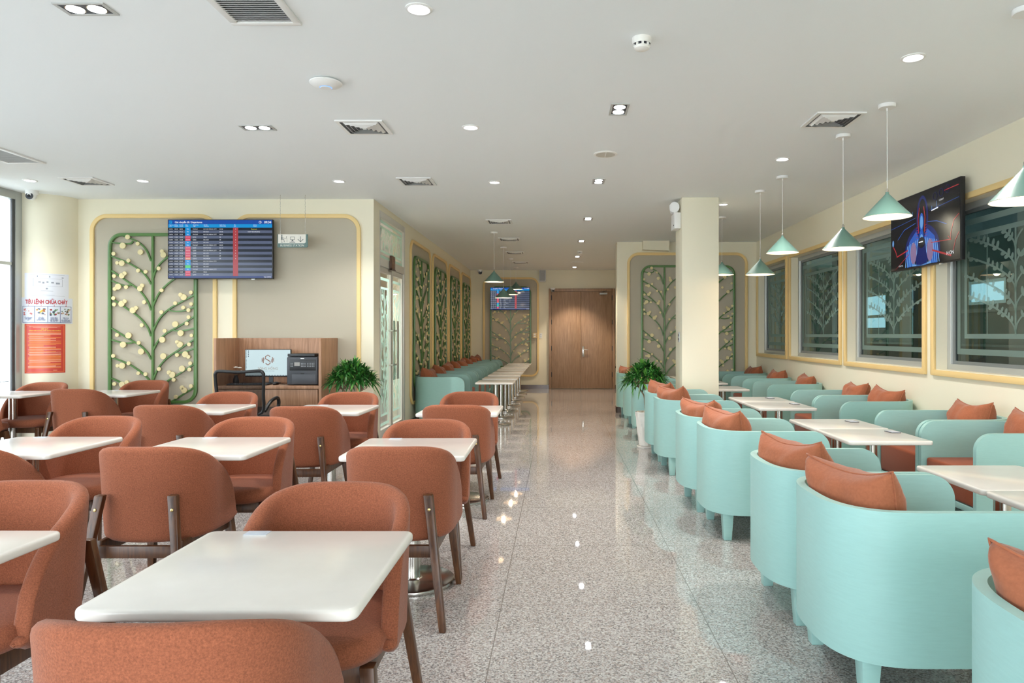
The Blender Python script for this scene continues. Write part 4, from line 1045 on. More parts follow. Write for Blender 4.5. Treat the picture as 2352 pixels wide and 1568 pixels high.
# ------------------------------------------------------------------ screens
def screen_mats(): pass
def quadset(mb, lst, y, mats):
    for (x0, z0, x1, z1, k) in lst:
        mb.cur = k; mb.add([(x0, y, z0), (x1, y, z0), (x1, y, z1), (x0, y, z1)], [(0, 1, 2, 3)])
def em(name, c, s=0.95): return glow('screen_'+name, c, s*0.52)
E_navy = em('navy', (26, 52, 120)); E_blue = em('blue', (24, 78, 170)); E_cyan = em('cyan', (10, 150, 222)); E_dark = em('dark', (30, 36, 48)); E_slate = em('slate', (92, 102, 128))
E_pink = em('pink', (214, 66, 98)); E_red = em('red', (176, 62, 68)); E_green = em('green', (80, 210, 110)); E_white = em('white', (240, 244, 248), 1.0); E_yel = em('yellow', (236, 236, 60)); E_or = em('orange', (226, 120, 80))
def departures(label, loc, rz, sc=1.0):
    t = thing('departures_screen', label, 'television', loc, rz); t.scale = (sc, 1, sc)
    W, Hh = 1.22, 0.69
    MB().box(-W/2, W/2, -0.045, -0.005, -Hh/2, Hh/2).box(-0.25, 0.25, -0.005, 0.05, -0.15, 0.15).build('housing', M_black, t, bevel=0.004)
    MB().box(0.36, 0.40, -0.047, -0.03, -Hh/2-0.008, -Hh/2).build('sensor', M_lgrey, t)
    x0, x1, zt_, zb_ = -W/2+0.008, W/2-0.008, Hh/2-0.008, -Hh/2+0.012
    mats = [E_navy, E_blue, E_cyan, E_dark, E_slate, E_pink, E_red, E_green, E_or, E_white]
    L = [(x0, zb_, x1, zb_+0.022, 0), (x0, zt_-0.048, x1, zt_, 1), (x0, zt_-0.088, x1, zt_-0.048, 2)]
    n = 18; rt = zt_-0.088; rb = zb_+0.022; rh = (rt-rb)/n
    for k in range(n): L.append((x0, rt-(k+1)*rh, x1, rt-k*rh, 3 if k % 2 == 0 else 4))
    mb = MB(); quadset(mb, L, -0.0465, mats)
    cells = 'bbbrrbbrrrrobbgbrr'; cm = {'b': 2, 'r': 5, 'o': 8, 'g': 7}
    L = [(x0+(x1-x0)*0.163, rt-(k+1)*rh, x0+(x1-x0)*0.214, rt-k*rh-0.0008, cm[c]) for k, c in enumerate(cells)]
    L += [(x0+(x1-x0)*0.623, rb, x0+(x1-x0)*0.673, rt, 6), (x0+0.012, zt_-0.042, x0+0.044, zt_-0.006, 2)]
    L += [(x0+(x1-x0)*0.168, rt-(k+0.55)*rh, x0+(x1-x0)*0.209, rt-(k+0.45)*rh, 9) for k, c in enumerate(cells) if c in 'ro']
    quadset(mb, L, -0.0470, mats)
    mb.build('display', mats, t)
    W_ = x1-x0
    def tx(s, fx, z, size, m=E_white, al='LEFT', ln=1.0, b_=0.0, sx=1.0): text(s, size, m, (x0+W_*fx, -0.0476, z), t, al, b_, 1.0, ln, sx=sx)
    tx('Các chuyến đi / Departures', 0.062, zt_-0.034, 0.028, b_=0.0006)
    tx('09:34', 0.992, zt_-0.037, 0.037, al='RIGHT', b_=0.0008)
    cl = MB(); pts_o = [(x0+W_*0.885+0.0155*math.cos(2*PI*q/24), zt_-0.024+0.0155*math.sin(2*PI*q/24)) for q in range(24)]
    pts_i = [(x0+W_*0.885+0.012*math.cos(2*PI*q/24), zt_-0.024+0.012*math.sin(2*PI*q/24)) for q in range(24)]
    cl.ring(pts_o, pts_i, -0.0478, -0.0474).ribbon([(x0+W_*0.885, zt_-0.024+0.010), (x0+W_*0.885, zt_-0.024), (x0+W_*0.885+0.008, zt_-0.030)], 0.003, -0.0478, -0.0474); cl.build('clock_icon', E_white, t)
    MB().ribbon([(x0+0.018, zt_-0.032), (x0+0.026, zt_-0.020), (x0+0.038, zt_-0.012)], 0.004, -0.0478, -0.0474).build('logo_mark', E_navy, t)
    fs = 0.0175; ls = rh/fs
    z_first = rt-rh*0.72
    hs = 0.0125
    for (fx, a_, b_) in ((0.012, 'Ngày bay', 'Date'), (0.058, 'Giờ bay', 'Schedule'), (0.108, 'Dự kiến', 'Estimate'), (0.165, 'Hãng', 'Airline'), (0.24, 'Chuyến bay', 'Flight'), (0.342, 'Nơi đến', 'Destination'), (0.495, 'Quầy thủ tục', 'Check-in Row'), (0.632, 'Cửa', 'Gate'), (0.82, 'Ghi chú', 'Remark')):
        tx(a_+'\n'+b_, fx, zt_-0.060, hs, ln=0.017/hs*0.85)
    def col(lines, fx, m=E_white, al='LEFT'): tx('\n'.join(l if l else ' ' for l in lines), fx, z_first, fs, m, al, ls*1.0)
    col(['24/04']*12+['25/04']*6, 0.010)
    t1 = ['08:40', '09:30', '12:35', '13:05', '15:25', '10:45', '16:05', '18:15', '19:25', '19:05', '20:00', '02:20', '09:40', '09:30', '16:45', '12:35', '13:05', '15:25']
    t2 = ['08:55', '09:35', '12:35', '13:05', '13:30', '16:45', '16:05', '18:40', '19:25', '19:35', '20:20', '02:20', '09:40', '09:30', '16:45', '12:35', '13:05', '15:25']
    col(t1, 0.060); col(t2, 0.108)
    col(['VN1261', 'VN1572', 'VN1263', 'VJ712', 'VJ402', 'VN1575', 'VN1267', 'VJ683', 'VJ265', 'VJ408', 'VJ406', 'VJ3312', 'VN1261', 'VN1572', 'QH1422', 'VN1263', 'VJ712', 'VJ402'], 0.235)
    col(['HO CHI MINH CITY', 'HA NOI', 'HO CHI MINH CITY', 'VINH', 'HA NOI', 'HA NOI', 'HO CHI MINH CITY', 'HAIPHONG', 'HO CHI MINH CITY', 'HA NOI', 'HA NOI', 'INCHEON', 'HO CHI MINH CITY', 'HA NOI', 'HA NOI', 'HO CHI MINH CITY', 'VINH', 'HA NOI'], 0.338)
    col(['04-08', '04-08', '04-05', '09', '09', '04-05', '04-05', '04-10', '09', '09', '09', '09'], 0.493)
    col(list('212131214344'), 0.648, al='CENTER')
    col(['VN', 'VN', 'VN', '', '', 'VN', 'VN', '', '', '', '', '', 'VN', 'VN', '', 'VN', '', ''], 0.188, al='CENTER')
    tx('Departed', 0.825, z_first, fs, E_yel, 'CENTER'); tx('NOW BOARDING', 0.825, z_first-rh, fs, E_white, 'CENTER')
    tx('Phi trường', 0.008, zb_+0.006, 0.012); tx('Total: 22/09/24', 0.992, zb_+0.006, 0.014, al='RIGHT', b_=0.0004)
    return t
departures('large departures screen on the left wall reading 09:34', (-3.92, 8.165, 2.34), 0)
departures('small departures screen on the corridor end wall behind the pendants', (-1.188, 17.32, 2.236), 0, 0.80)

# media screen on the right wall
t = thing('wall_television', 'large black television on the right wall showing a blue figure on black', 'television', (3.385, 6.395, 2.316), -PI/2)
W, Hh = 1.215, 0.69
MB().box(-W/2, W/2, -0.055, -0.015, -Hh/2, Hh/2).build('housing', M_black, t, bevel=0.003)
MB().box(-0.2, 0.2, -0.015, 0.045, -0.15, 0.15).build('wall_bracket', M_dgrey, t)
MB().box(0.28, 0.32, -0.057, -0.04, -Hh/2-0.010, -Hh/2).build('sensor', M_lgrey, t)
B0 = em('ink', (10, 12, 20), 0.8); B1 = em('deep_blue', (14, 34, 110), 0.8); B2 = em('mid_blue', (32, 92, 190), 0.9); B3 = em('pale_blue', (110, 165, 225), 0.9); R1 = em('signal_red', (190, 50, 60), 0.8); G1 = em('mauve', (150, 125, 165), 0.8)
mt = [B0, B1, B2, B3, R1, G1, E_white, em('grey_band', (56, 60, 62), 0.8)]
mb = MB(); quadset(mb, [(-W/2+.006, -Hh/2+.01, W/2-.006, Hh/2-.006, 0)], -0.0565, mt)
def blob(cx, cz, rx, rz_, k, y, a0=0, a1=360, n=40):
    mb.cur = k; mb.add([(cx+rx*math.cos(math.radians(a0+(a1-a0)*q/n)), y, cz+rz_*math.sin(math.radians(a0+(a1-a0)*q/n))) for q in range(n)], [tuple(range(n))])
def stroke(pts, w, k, y):
    mb.cur = k
    m = len(pts)
    L, R = [], []
    for i in range(m):
        a = Vector(pts[max(i-1, 0)]); b = Vector(pts[min(i+1, m-1)]); tt = (b-a).normalized(); nn = Vector((-tt.y, tt.x))*w/2; p = Vector(pts[i]); L.append(p+nn); R.append(p-nn)
    mb.add([(p.x, y, p.y) for p in L]+[(p.x, y, p.y) for p in R], [(i, i+1, m+i+1, m+i) for i in range(m-1)])
# local coordinates: fraction of the screen from its centre (x right, z up)
def F(px, pz): return (px*W/2, pz*Hh/2)
blob(*F(0.0, 0.30), 0.10, 0.20, 1, -0.0568)
blob(*F(0.0, 0.30), 0.075, 0.17, 0, -0.0569)
blob(*F(-0.02, -0.62), 0.31, 0.255, 1, -0.0568, -20, 200)
mb.cur = 2; random.seed(3)
for sgn in (-1, 1):
    stroke([F(-0.02+sgn*0.10, -0.18), F(-0.02+sgn*0.28, -0.38), F(-0.02+sgn*0.34, -0.68), F(-0.02+sgn*0.33, -0.95)], 0.13, 2, -0.0570)
    for q in range(7): stroke([F(-0.02+sgn*(0.12+q*0.05), -0.25-q*0.02), F(-0.02+sgn*(0.16+q*0.055), -0.95)], 0.012, 3, -0.0572)
    blob(F(-0.02+sgn*0.24, -0.60)[0], F(0, -0.60)[1], 0.055, 0.10, 5, -0.0573)
blob(*F(-0.02, -0.82), 0.10, 0.11, 1, -0.0574)
stroke([F(-0.30, -0.92), F(-0.02, -0.98), F(0.24, -0.92)], 0.02, 3, -0.0574)
blob(*F(-0.02, 0.18), 0.036, 0.085, 2, -0.0572); blob(*F(-0.02, 0.18), 0.025, 0.06, 3, -0.0573)
blob(*F(-0.02, -0.18), 0.035, 0.06, 2, -0.0574); blob(*F(-0.02, -0.28), 0.028, 0.05, 3, -0.0575)
blob(*F(-0.02, -0.36), 0.06, 0.05, 0, -0.0576); stroke([F(-0.10, -0.34), F(0.02, -0.34)], 0.010, 6, -0.0577)
for sgn in (-1, 1): stroke([F(-0.02+sgn*0.06, 0.58), F(-0.02+sgn*0.10, 0.30), F(-0.02+sgn*0.085, -0.1)], 0.011, 4, -0.0576)
stroke([F(-0.75, -0.12), F(-0.55, 0.10), F(-0.20, 0.20)], 0.006, 2, -0.0572); stroke([F(0.15, 0.15), F(0.4, 0.10), F(0.66, -0.05)], 0.006, 2, -0.0572)
stroke([F(-0.98, 0.22), F(-0.2, 0.34)], 0.003, 2, -0.0572); stroke([F(0.2, 0.42), F(0.97, 0.52)], 0.003, 2, -0.0572)
stroke([F(0.25, -0.42), F(0.78, -0.46)], 0.007, 4, -0.0578); stroke([F(0.28, -0.62), F(0.78, -0.86)], 0.016, 4, -0.0578)
stroke([F(0.97, 0.12), F(0.84, 0.0), F(0.77, -0.28), F(0.76, -0.46), F(0.70, -0.36)], 0.008, 4, -0.0578); stroke([F(0.97, -0.32), F(0.88, -0.5), F(0.83, -0.74)], 0.007, 4, -0.0578)
stroke([F(-0.90, -0.30), F(-0.82, -0.45), F(-0.78, -0.60), F(-0.42, -0.48)], 0.012, 4, -0.0578); stroke([F(-0.84, -0.98), F(-0.40, -0.60)], 0.008, 4, -0.0578)
stroke([F(0.60, 0.80), F(0.96, 0.82)], 0.007, 4, -0.0578); stroke([F(-0.75, 0.72), F(-0.66, 0.78)], 0.007, 4, -0.0578)
blob(*F(-0.91, -0.20), 0.016, 0.032, 3, -0.0578)
for (a_, b_) in ((0.36, 0.74), (0.52, 0.78), (0.68, 0.82)):
    for q in range(12): stroke([F(a_+0.055*math.cos(q*PI/6), b_+0.10*math.sin(q*PI/6)), F(a_+0.055*math.cos((q+1)*PI/6), b_+0.10*math.sin((q+1)*PI/6))], 0.004, 1, -0.0578)
for (a_, b_, h_) in ((0.40, 0.44, 0.17), (0.27, 0.42, 0.10), (-0.28, 0.40, 0.13), (-0.38, 0.42, 0.18)): stroke([F(a_, b_), F(a_, b_+h_)], 0.004, 3, -0.0578)
stroke([F(0.26, 0.40), F(0.44, 0.43)], 0.010, 6, -0.0578)
for q in range(5): stroke([F(0.07, 0.08-q*0.07), F(0.13, 0.08-q*0.07)], 0.004, 4, -0.0578); stroke([F(-0.17, 0.06-q*0.07), F(-0.12, 0.06-q*0.07)], 0.004, 4, -0.0578)
mb.v = [(x, y, max(z, -Hh/2+0.010)) for x, y, z in mb.v]
mb.build('display', mt, t)
text('H:ON', 0.045, E_white, (0.40, -0.0582, -0.285), t)
text('12.00.47', 0.022, E_white, (0.28, -0.0582, 0.20), t); text('CONT 20', 0.02, E_white, (-0.44, -0.0582, -0.31), t)

# hanging sign
t = thing('hanging_sign', 'small hanging sign with desk icons reading BUSINESS STATION', 'sign', (-3.033, 8.0, 2.345), 0)
M_sg = mat('sign_grey_green', (96, 122, 118), 0.5); M_sw = mat('sign_white', (232, 228, 218), 0.5); M_ink = mat('sign_ink', (70, 84, 84), 0.5)
MB().prism([(0.172, 0.15), (0.150, 0.15), (0.150, 0.058), (0.135, 0.046), (-0.165, 0.046), (-0.165, 0.15), (-0.172, 0.15), (-0.172, 0), (0.162, 0), (0.172, 0.01)], -0.006, 0.006, 'xz').build('board', M_sg, t)
MB().prism([(0.150, 0.15), (-0.165, 0.15), (-0.165, 0.046), (0.135, 0.046), (0.150, 0.058)], -0.005, 0.005, 'xz').build('icon_panel', M_sw, t)
text('BUSINESS STATION', 0.034, mat('sign_letter', (238, 236, 226), 0.5), (-0.004, -0.0068, 0.011), t, 'CENTER', sx=0.93)
mb = MB(); y0, y1 = -0.0062, -0.005
mb.prism([(-0.123+0.007*math.cos(2*PI*q/14), 0.138+0.007*math.sin(2*PI*q/14)) for q in range(14)], y0, y1, 'xz')
mb.ribbon([(-0.123, 0.128), (-0.123, 0.095)], 0.012, y0, y1).ribbon([(-0.123, 0.112), (-0.108, 0.106), (-0.098, 0.110)], 0.004, y0, y1).ribbon([(-0.135, 0.092), (-0.100, 0.092), (-0.095, 0.062), (-0.085, 0.062)], 0.005, y0, y1)
mb.ribbon([(-0.122, 0.09), (-0.122, 0.058)], 0.003, y0, y1).ribbon([(-0.136, 0.057), (-0.108, 0.057)], 0.003, y0, y1).ribbon([(-0.098, 0.102), (-0.064, 0.102), (-0.064, 0.057)], 0.003, y0, y1).ribbon([(-0.075, 0.106), (-0.068, 0.128)], 0.004, y0, y1)
mb.ring([(0.022, 0.122), (-0.026, 0.122), (-0.026, 0.086), (0.022, 0.086)], [(0.018, 0.118), (-0.022, 0.118), (-0.022, 0.090), (0.018, 0.090)], y0, y1)
mb.ribbon([(-0.002, 0.086), (-0.002, 0.072)], 0.012, y0, y1).ribbon([(-0.018, 0.071), (0.014, 0.071)], 0.004, y0, y1).ribbon([(-0.036, 0.060), (0.030, 0.060)], 0.007, y0, y1)
mb.ribbon([(0.090, 0.126), (0.090, 0.066)], 0.005, y0, y1).ribbon([(0.058, 0.094), (0.090, 0.064), (0.122, 0.094)], 0.006, y0, y1)
mb.build('icons', M_ink, t)
for sx in (-0.143, 0.142):
    mb = MB()
    for k in range(22):
        z = 0.15+k*0.0207
        if z+0.02 > H-2.345: break
        mb.lathe([(0.0022, z), (0.0022, z+0.014)], 6, (sx+(0.0015 if k % 2 else -0.0015), 0, 0))
    mb.tube([(sx, 0, 0.148), (sx, 0, H-2.345)], 0.0008, 5); mb.build('chain', M_steel, t)

# ------------------------------------------------------------------ posters wrapped on the round pillar
PC, PR = Vector((-6.03, 8.27)), 0.36
def sheet(name, a0, a1, z0, z1, m, parent, rr):
    mb = MB(); n = 24; vs_ = []
    for r_ in (rr, rr+0.0006):
        for z in (z0, z1):
            for k in range(n+1):
                a = math.radians(a0+(a1-a0)*k/n); vs_.append((r_*math.sin(a), -r_*math.cos(a), z))
    N = n+1; fs_ = []
    for k in range(n):
        fs_ += [(2*N+k, 2*N+k+1, 3*N+k+1, 3*N+k), (k+1, k, N+k, N+k+1), (k, k+1, 2*N+k+1, 2*N+k), (N+k+1, N+k, 3*N+k, 3*N+k+1)]
    mb.add(vs_, fs_); return mb.build(name, m, parent)
def wrap_quads(name, quads, m, parent, rr):
    mb = MB()
    for (a0, a1, z0, z1) in quads:
        n = max(1, int((a1-a0)/3)); vs_ = []
        for z in (z0, z1):
            for k in range(n+1): a = math.radians(a0+(a1-a0)*k/n); vs_.append((rr*math.sin(a), -rr*math.cos(a), z))
        mb.add(vs_, [(k, k+1, n+1+k+1, n+1+k) for k in range(n)])
    return mb.build(name, m, parent)
def wrap_text(txt, size, m, ac, z, parent, rr, bold=0.0, sx=1.0, name='lettering', al='CENTER', line=1.0):
    me = text_mesh(txt, size, m, name, al, bold, 1.0, line, sx)
    bm = bmesh.new(); bm.from_mesh(me); bmesh.ops.triangulate(bm, faces=bm.faces); bm.to_mesh(me); bm.free()
    for v in me.vertices:
        a = math.radians(ac)+v.co.x/rr; zz = v.co.z; v.co = (rr*math.sin(a), -rr*math.cos(a), zz+z)
    o = bpy.data.objects.new(name, me); COL.objects.link(o); o.parent = parent; return o
base = (PC.x, PC.y, 0)
t = thing('evacuation_plan', 'pale floor plan sheet taped at the top on the round pillar', 'poster', base, 0)
sheet('sheet', 0, 69, 1.765, 2.045, mat('plan_paper', (226, 230, 240), 0.3), t, PR+0.0012)
ln = []
for z in (1.985, 1.90): ln.append((12, 58, z, z+0.0015))
ln += [(14, 14.5, 1.90, 1.985), (58, 58.5, 1.90, 1.985), (22, 26, 1.94, 1.952), (28, 31, 1.93, 1.95), (34, 37, 1.94, 1.955), (41, 45, 1.935, 1.95), (48, 54, 1.925, 1.945), (33, 36, 1.865, 1.88), (26, 44, 1.845, 1.848), (10, 62, 2.03, 2.032), (20, 21.5, 2.0, 2.02), (38, 39.5, 2.0, 2.02), (57, 60, 1.995, 2.008), (12, 62, 1.79, 1.7915), (28, 46, 1.80, 1.802)]
wrap_quads('plan_lines', ln, mat('plan_ink', (150, 156, 168), 0.6), t, PR+0.0022)
t = thing('fire_notice', 'white fire notice with four pictures and red heading on the round pillar', 'poster', base, 0)
sheet('sheet', -7.5, 76, 1.474, 1.768, mat('notice_paper', (222, 228, 240), 0.3), t, PR+0.0030)
wrap_text('TIÊU LỆNH CHỮA CHÁY', 0.062, mat('notice_red', (186, 36, 44), 0.5), 34, 1.700, t, PR+0.0046, bold=0.0020, sx=0.60)
M_nb = mat('notice_blue', (58, 76, 130), 0.5)
q = []
ed = [-3, 16.5, 36, 54.5, 73]
for e_ in ed: q.append((e_-0.35, e_+0.35, 1.485, 1.672))
q += [(-3, 73, 1.668, 1.672), (-3, 73, 1.485, 1.489)]
wrap_quads('box_rules', q, M_nb, t, PR+0.0042)
for k in range(4):
    c = (ed[k]+ed[k+1])/2
    wrap_text(str(k+1), 0.03, mat('notice_red', (186, 36, 44), 0.5), c, 1.668, t, PR+0.0048, name='numeral')
    wrap_text(['LẮT CẦU DAO\nBÁO ĐỘNG\nLỬA', 'CẮT CẦU\nDAO ĐIỆN\nNƠI XẢY CHÁY', 'DÙNG BÌNH\nCHỮA CHÁY\nCÁT VÀ NƯỚC\nĐỂ DẬP TẮT', 'ĐIỆN THOẠI\nSỐ 114\nĐỘI CHỮA CHÁY\nCHUYÊN NGHIỆP'][k], 0.0165, M_nb, c, 1.535, t, PR+0.0046, bold=0.0004, sx=0.72, line=0.8)
random.seed(21)
def dabs(parent, c, cols, n, name):
    for ci, colr in enumerate(cols):
        mb = MB()
        for k in range(n):
            a = math.radians(c+random.uniform(-7, 7)); z = 1.604+random.uniform(-.035, .04); r_ = random.uniform(.006, .014); pts_ = []
            for qq in range(7): aa = a+r_*math.cos(2*PI*qq/7)/PR; pts_.append(((PR+0.0046+0.0002*ci)*math.sin(aa), -(PR+0.0046+0.0002*ci)*math.cos(aa), z+r_*random.uniform(.5, 1.1)*math.sin(2*PI*qq/7)))
            mb.add(pts_, [tuple(range(7))])
        mb.build(name, mat('picture_%d_%d_%d' % colr, colr, 0.6), parent)
dabs(t, (ed[0]+ed[1])/2, [(200, 120, 120), (236, 216, 214)], 9, 'drawing')
dabs(t, (ed[1]+ed[2])/2, [(226, 200, 90), (110, 120, 140), (190, 120, 70)], 6, 'drawing')
dabs(t, (ed[2]+ed[3])/2, [(170, 60, 60), (120, 160, 120), (70, 80, 100)], 6, 'drawing')
dabs(t, (ed[3]+ed[4])/2, [(110, 60, 50), (90, 120, 90), (200, 170, 150)], 6, 'drawing')
t = thing('fire_rules_poster', 'red poster with lines of yellow text, lowest on the round pillar', 'poster', base, 0)
sheet('sheet', 0, 63, 0.91, 1.468, mat('poster_red', (206, 74, 62), 0.3), t, PR+0.0012)
wrap_quads('border', [(2, 61, 0.922, 0.926), (2, 61, 1.452, 1.456), (2, 2.8, 0.922, 1.456), (60.2, 61, 0.922, 1.456)], mat('poster_orange', (238, 140, 80), 0.5), t, PR+0.0022)
wrap_text('NỘI QUY', 0.016, mat('poster_yellow', (250, 210, 80), 0.5), 31.5, 1.408, t, PR+0.0024, bold=0.0004)
wrap_text('PHÒNG CHÁY VÀ CHỮA CHÁY NHÀ GA HÀNG KHÔNG', 0.0145, mat('poster_yellow', (250, 210, 80), 0.5), 31.5, 1.388, t, PR+0.0024, bold=0.0005, sx=0.82)
random.seed(8); q = []; q2 = []
z = 1.37
while z > 0.965:
    e_ = random.choice([56, 56, 56, 40, 30, 48]); (q if random.random() < 0.35 else q2).append((6+random.choice([0, 2]), e_, z, z+0.0045)); z -= 0.0098
q += [(8, 55, 1.437, 1.440), (14, 50, 1.428, 1.431), (44, 50, 0.94, 0.944)]
wrap_quads('pale_text_lines', q, mat('poster_pale', (250, 200, 170), 0.5), t, PR+0.0022); wrap_quads('orange_text_lines', q2, mat('poster_amber', (244, 150, 70), 0.5), t, PR+0.0022)

# ------------------------------------------------------------------ desk with computer, printer
t = thing('computer_desk', 'oak cabinet style computer desk with high sides against the left wall', 'desk', (-3.186, 8.24, 0), 0)
xl, xr = -0.592, 0.592; yf, yb = -0.57, 0.0
MB().box(xl, xl+0.032, yf, yb, 0, 1.31).build('side_panel', M_desk, t, bevel=0.002)
MB().box(xr-0.032, xr, yf, yb, 0, 1.31).build('side_panel', M_desk, t, bevel=0.002)
MB().box(xl+0.032, xr-0.032, -0.02, yb, 0.05, 1.31).build('back_panel', M_desk, t)
MB().box(xl+0.032, xr-0.032, yf+0.002, -0.02, 0.752, 0.788).build('worktop', M_desk, t, bevel=0.002)
MB().box(xl+0.045, xr-0.045, yf+0.012, yf+0.03, 0.572, 0.746).build('drawer_front', M_desk, t, bevel=0.002)
MB().box(xl+0.032, xr-0.032, yf+0.03, -0.02, 0.555, 0.572).build('shelf', M_desk, t)
MB().box(xl+0.032, xr-0.032, -0.25, -0.23, 0.0, 0.555).build('modesty_panel', wood('shaded_oak_laminate', (90, 64, 48), (110, 80, 60), (1, 1, .07), .5, 40), t)  # desk laminate darkened to paint in the shade of the knee space
# monitor
t = thing('computer_monitor', 'monitor on the desk showing a brown logo and SÔNG HỒNG', 'monitor', (-3.325, 8.03, 0.788), 0)
MB().box(-0.262, 0.262, -0.012, 0.018, 0.078, 0.392).build('housing', M_black, t, bevel=0.003)
MB().lathe([(0.105, 0), (0.105, 0.006), (0.09, 0.010)], 36, (0.02, 0.03, 0)).box(-0.002, 0.045, 0.02, 0.035, 0.008, 0.12).build('stand', M_black, t)
E_mon = em('pale_cyan', (205, 228, 232), 0.95); E_brown = em('logo_brown', (150, 96, 70), 0.8); E_tan = em('logo_tan', (178, 156, 128), 0.8); E_ink = em('ink_grey', (70, 90, 110), 0.8)
mb = MB(); mb.add([(-0.257, -0.0125, 0.092), (0.257, -0.0125, 0.092), (0.257, -0.0125, 0.387), (-0.257, -0.0125, 0.387)], [(0, 1, 2, 3)]); mb.build('display', E_mon, t)
lgx, lgz = 0.0, 0.270; s_ = 0.001
mb = MB(); ya, yb_ = -0.0135, -0.0127
def lg_(pts, w=0.008): mb.ribbon([(lgx+a*s_, lgz+b*s_) for a, b in pts], w, ya, yb_)
lg_([(26, 38), (0, 58), (-28, 38), (-28, 16), (26, -16), (26, -38), (0, -56), (-26, -38)], 0.010)
lg_([(-52, 30), (-52, -34)], 0.009); lg_([(-66, 20), (-66, -24)], 0.007); lg_([(-66, -2), (-52, -2)], 0.006); lg_([(-42, 28), (-42, -4)], 0.005)
lg_([(52, 34), (52, -30)], 0.009); lg_([(66, 24), (66, -20)], 0.007); lg_([(52, 2), (66, 2)], 0.006); lg_([(42, 8), (42, -28)], 0.005)
mb.build('logo', E_brown, t)
text('SÔNG HỒNG', 0.038, E_tan, (0, -0.0135, 0.160), t, 'CENTER'); text('BUSINESS LOUNGE', 0.0125, E_ink, (0, -0.0135, 0.140), t, 'CENTER', spacing=1.5)
mb = MB()
for k in range(14): mb.box(-0.250, -0.243, -0.0134, -0.0127, 0.372-k*0.016, 0.380-k*0.016)
for k in range(4): mb.box(-0.228, -0.219, -0.0134, -0.0127, 0.366-k*0.02, 0.378-k*0.02)
for k in range(16): mb.box(-0.248+k*0.032, -0.230+k*0.032, -0.0134, -0.0127, 0.094, 0.098)
mb.build('desktop_icons', E_ink, t)
# printer
t = thing('multifunction_printer', 'dark grey multifunction printer on the right of the desk', 'printer', (-2.826, 7.90, 0.788), 0)
MB().box(-0.172, 0.172, -0.17, 0.17, 0.006, 0.315).build('body', M_dgrey, t, bevel=0.012, segs=3)
MB().box(-0.172, 0.130, -0.15, 0.15, 0.317, 0.349).build('scanner_lid', M_black, t, bevel=0.006)
MB().box(-0.140, 0.150, -0.174, -0.168, 0.165, 0.285).build('control_recess', M_black, t, bevel=0.002)
MB().box(-0.085, -0.025, -0.178, -0.174, 0.215, 0.255).build('display', mat('lcd_grey', (150, 146, 140), 0.3), t)
M_btn = mat('button_grey', (160, 164, 168), 0.5)
for rng, xs_, n_, st_ in (('number_pad', -0.012, 4, 0.014), ('function_keys', 0.055, 5, 0.018), ('mode_keys', -0.125, 2, 0.015)):
    mb = MB(); mb.cur = 0; mb.box(xs_-0.003, xs_+st_*n_-0.002, -0.1752, -0.174, 0.203, 0.255)
    mb.cur = 1
    for r_ in range(3):
        for c_ in range(n_): mb.box(xs_+c_*st_, xs_+c_*st_+0.008, -0.178, -0.1752, 0.206+r_*0.017, 0.214+r_*0.017)
    mb.build(rng, [M_black, M_btn], t)
MB().box(-0.115, 0.150, -0.1735, -0.1695, 0.012, 0.125).build('paper_tray', mat('tray_grey', (66, 68, 74), 0.45), t, bevel=0.002)
MB().box(-0.016, 0.020, -0.176, -0.169, 0.126, 0.136).build('tray_handle', M_black, t)
MB().box(-0.018, 0.022, -0.1725, -0.1695, 0.293, 0.300).build('badge', M_white, t)
# keyboard, mouse, cables, vase
t = thing('keyboard', 'black keyboard on the desk before the monitor', 'keyboard', (-3.44, 7.80, 0.788), 0)
MB().box(-0.225, 0.225, -0.07, 0.07, 0.0, 0.014).build('body', M_black, t, bevel=0.004)
mb = MB()
for r_ in range(5):
    for c_ in range(18): mb.box(-0.213+c_*0.0238, -0.195+c_*0.0238, -0.058+r_*0.0235, -0.041+r_*0.0235, 0.014, 0.020)
mb.build('keys', M_dgrey, t)
t = thing('computer_mouse', 'black mouse right of the keyboard', 'mouse', (-3.155, 7.82, 0.788), 0)
mb = MB(); cushion_pad(mb, 0.032, 0.052, 2.4, 0.0, 0.034, 0, 0, 0.012, 0.012, 28); mb.build('body', M_black, t)
MB().tube([(0, 0.05, 0.01), (0.05, 0.08, 0.004), (0.08, 0.03, 0.004), (0.10, 0.09, 0.004), (0.03, 0.14, 0.004), (-0.02, 0.18, 0.004)], 0.0022, 6).build('cable', M_black, t)
t = thing('flower_vase', 'small dark vase with white dried flowers beside the monitor', 'vase', (-3.66, 7.95, 0.788), 0)
MB().lathe([(0.028, 0), (0.034, 0.03), (0.026, 0.07), (0.016, 0.09), (0.018, 0.10)], 24).build('vase_body', M_black, t)
for (dx, dz, s1) in ((0.0, 0.19, 1.0), (0.045, 0.185, 0.8), (0.06, 0.15, 0.5), (-0.03, 0.13, 0.5)):
    st = MB().tube([(0, 0, 0.08), (dx*0.5, 0, 0.08+dz*0.4), (dx, 0, dz)], 0.002, 6).build('flower_stem', M_bark, t)
    mb = MB()
    for k in range(7): a = 2*PI*k/7; mb.sphere((dx+0.016*s1*math.cos(a), 0.016*s1*math.sin(a), dz), 0.010*s1, 10, sz=0.6)
    mb.sphere((dx, 0, dz+0.004), 0.012*s1, 10, sz=0.6); mb.build('bloom', M_ceramic, st)

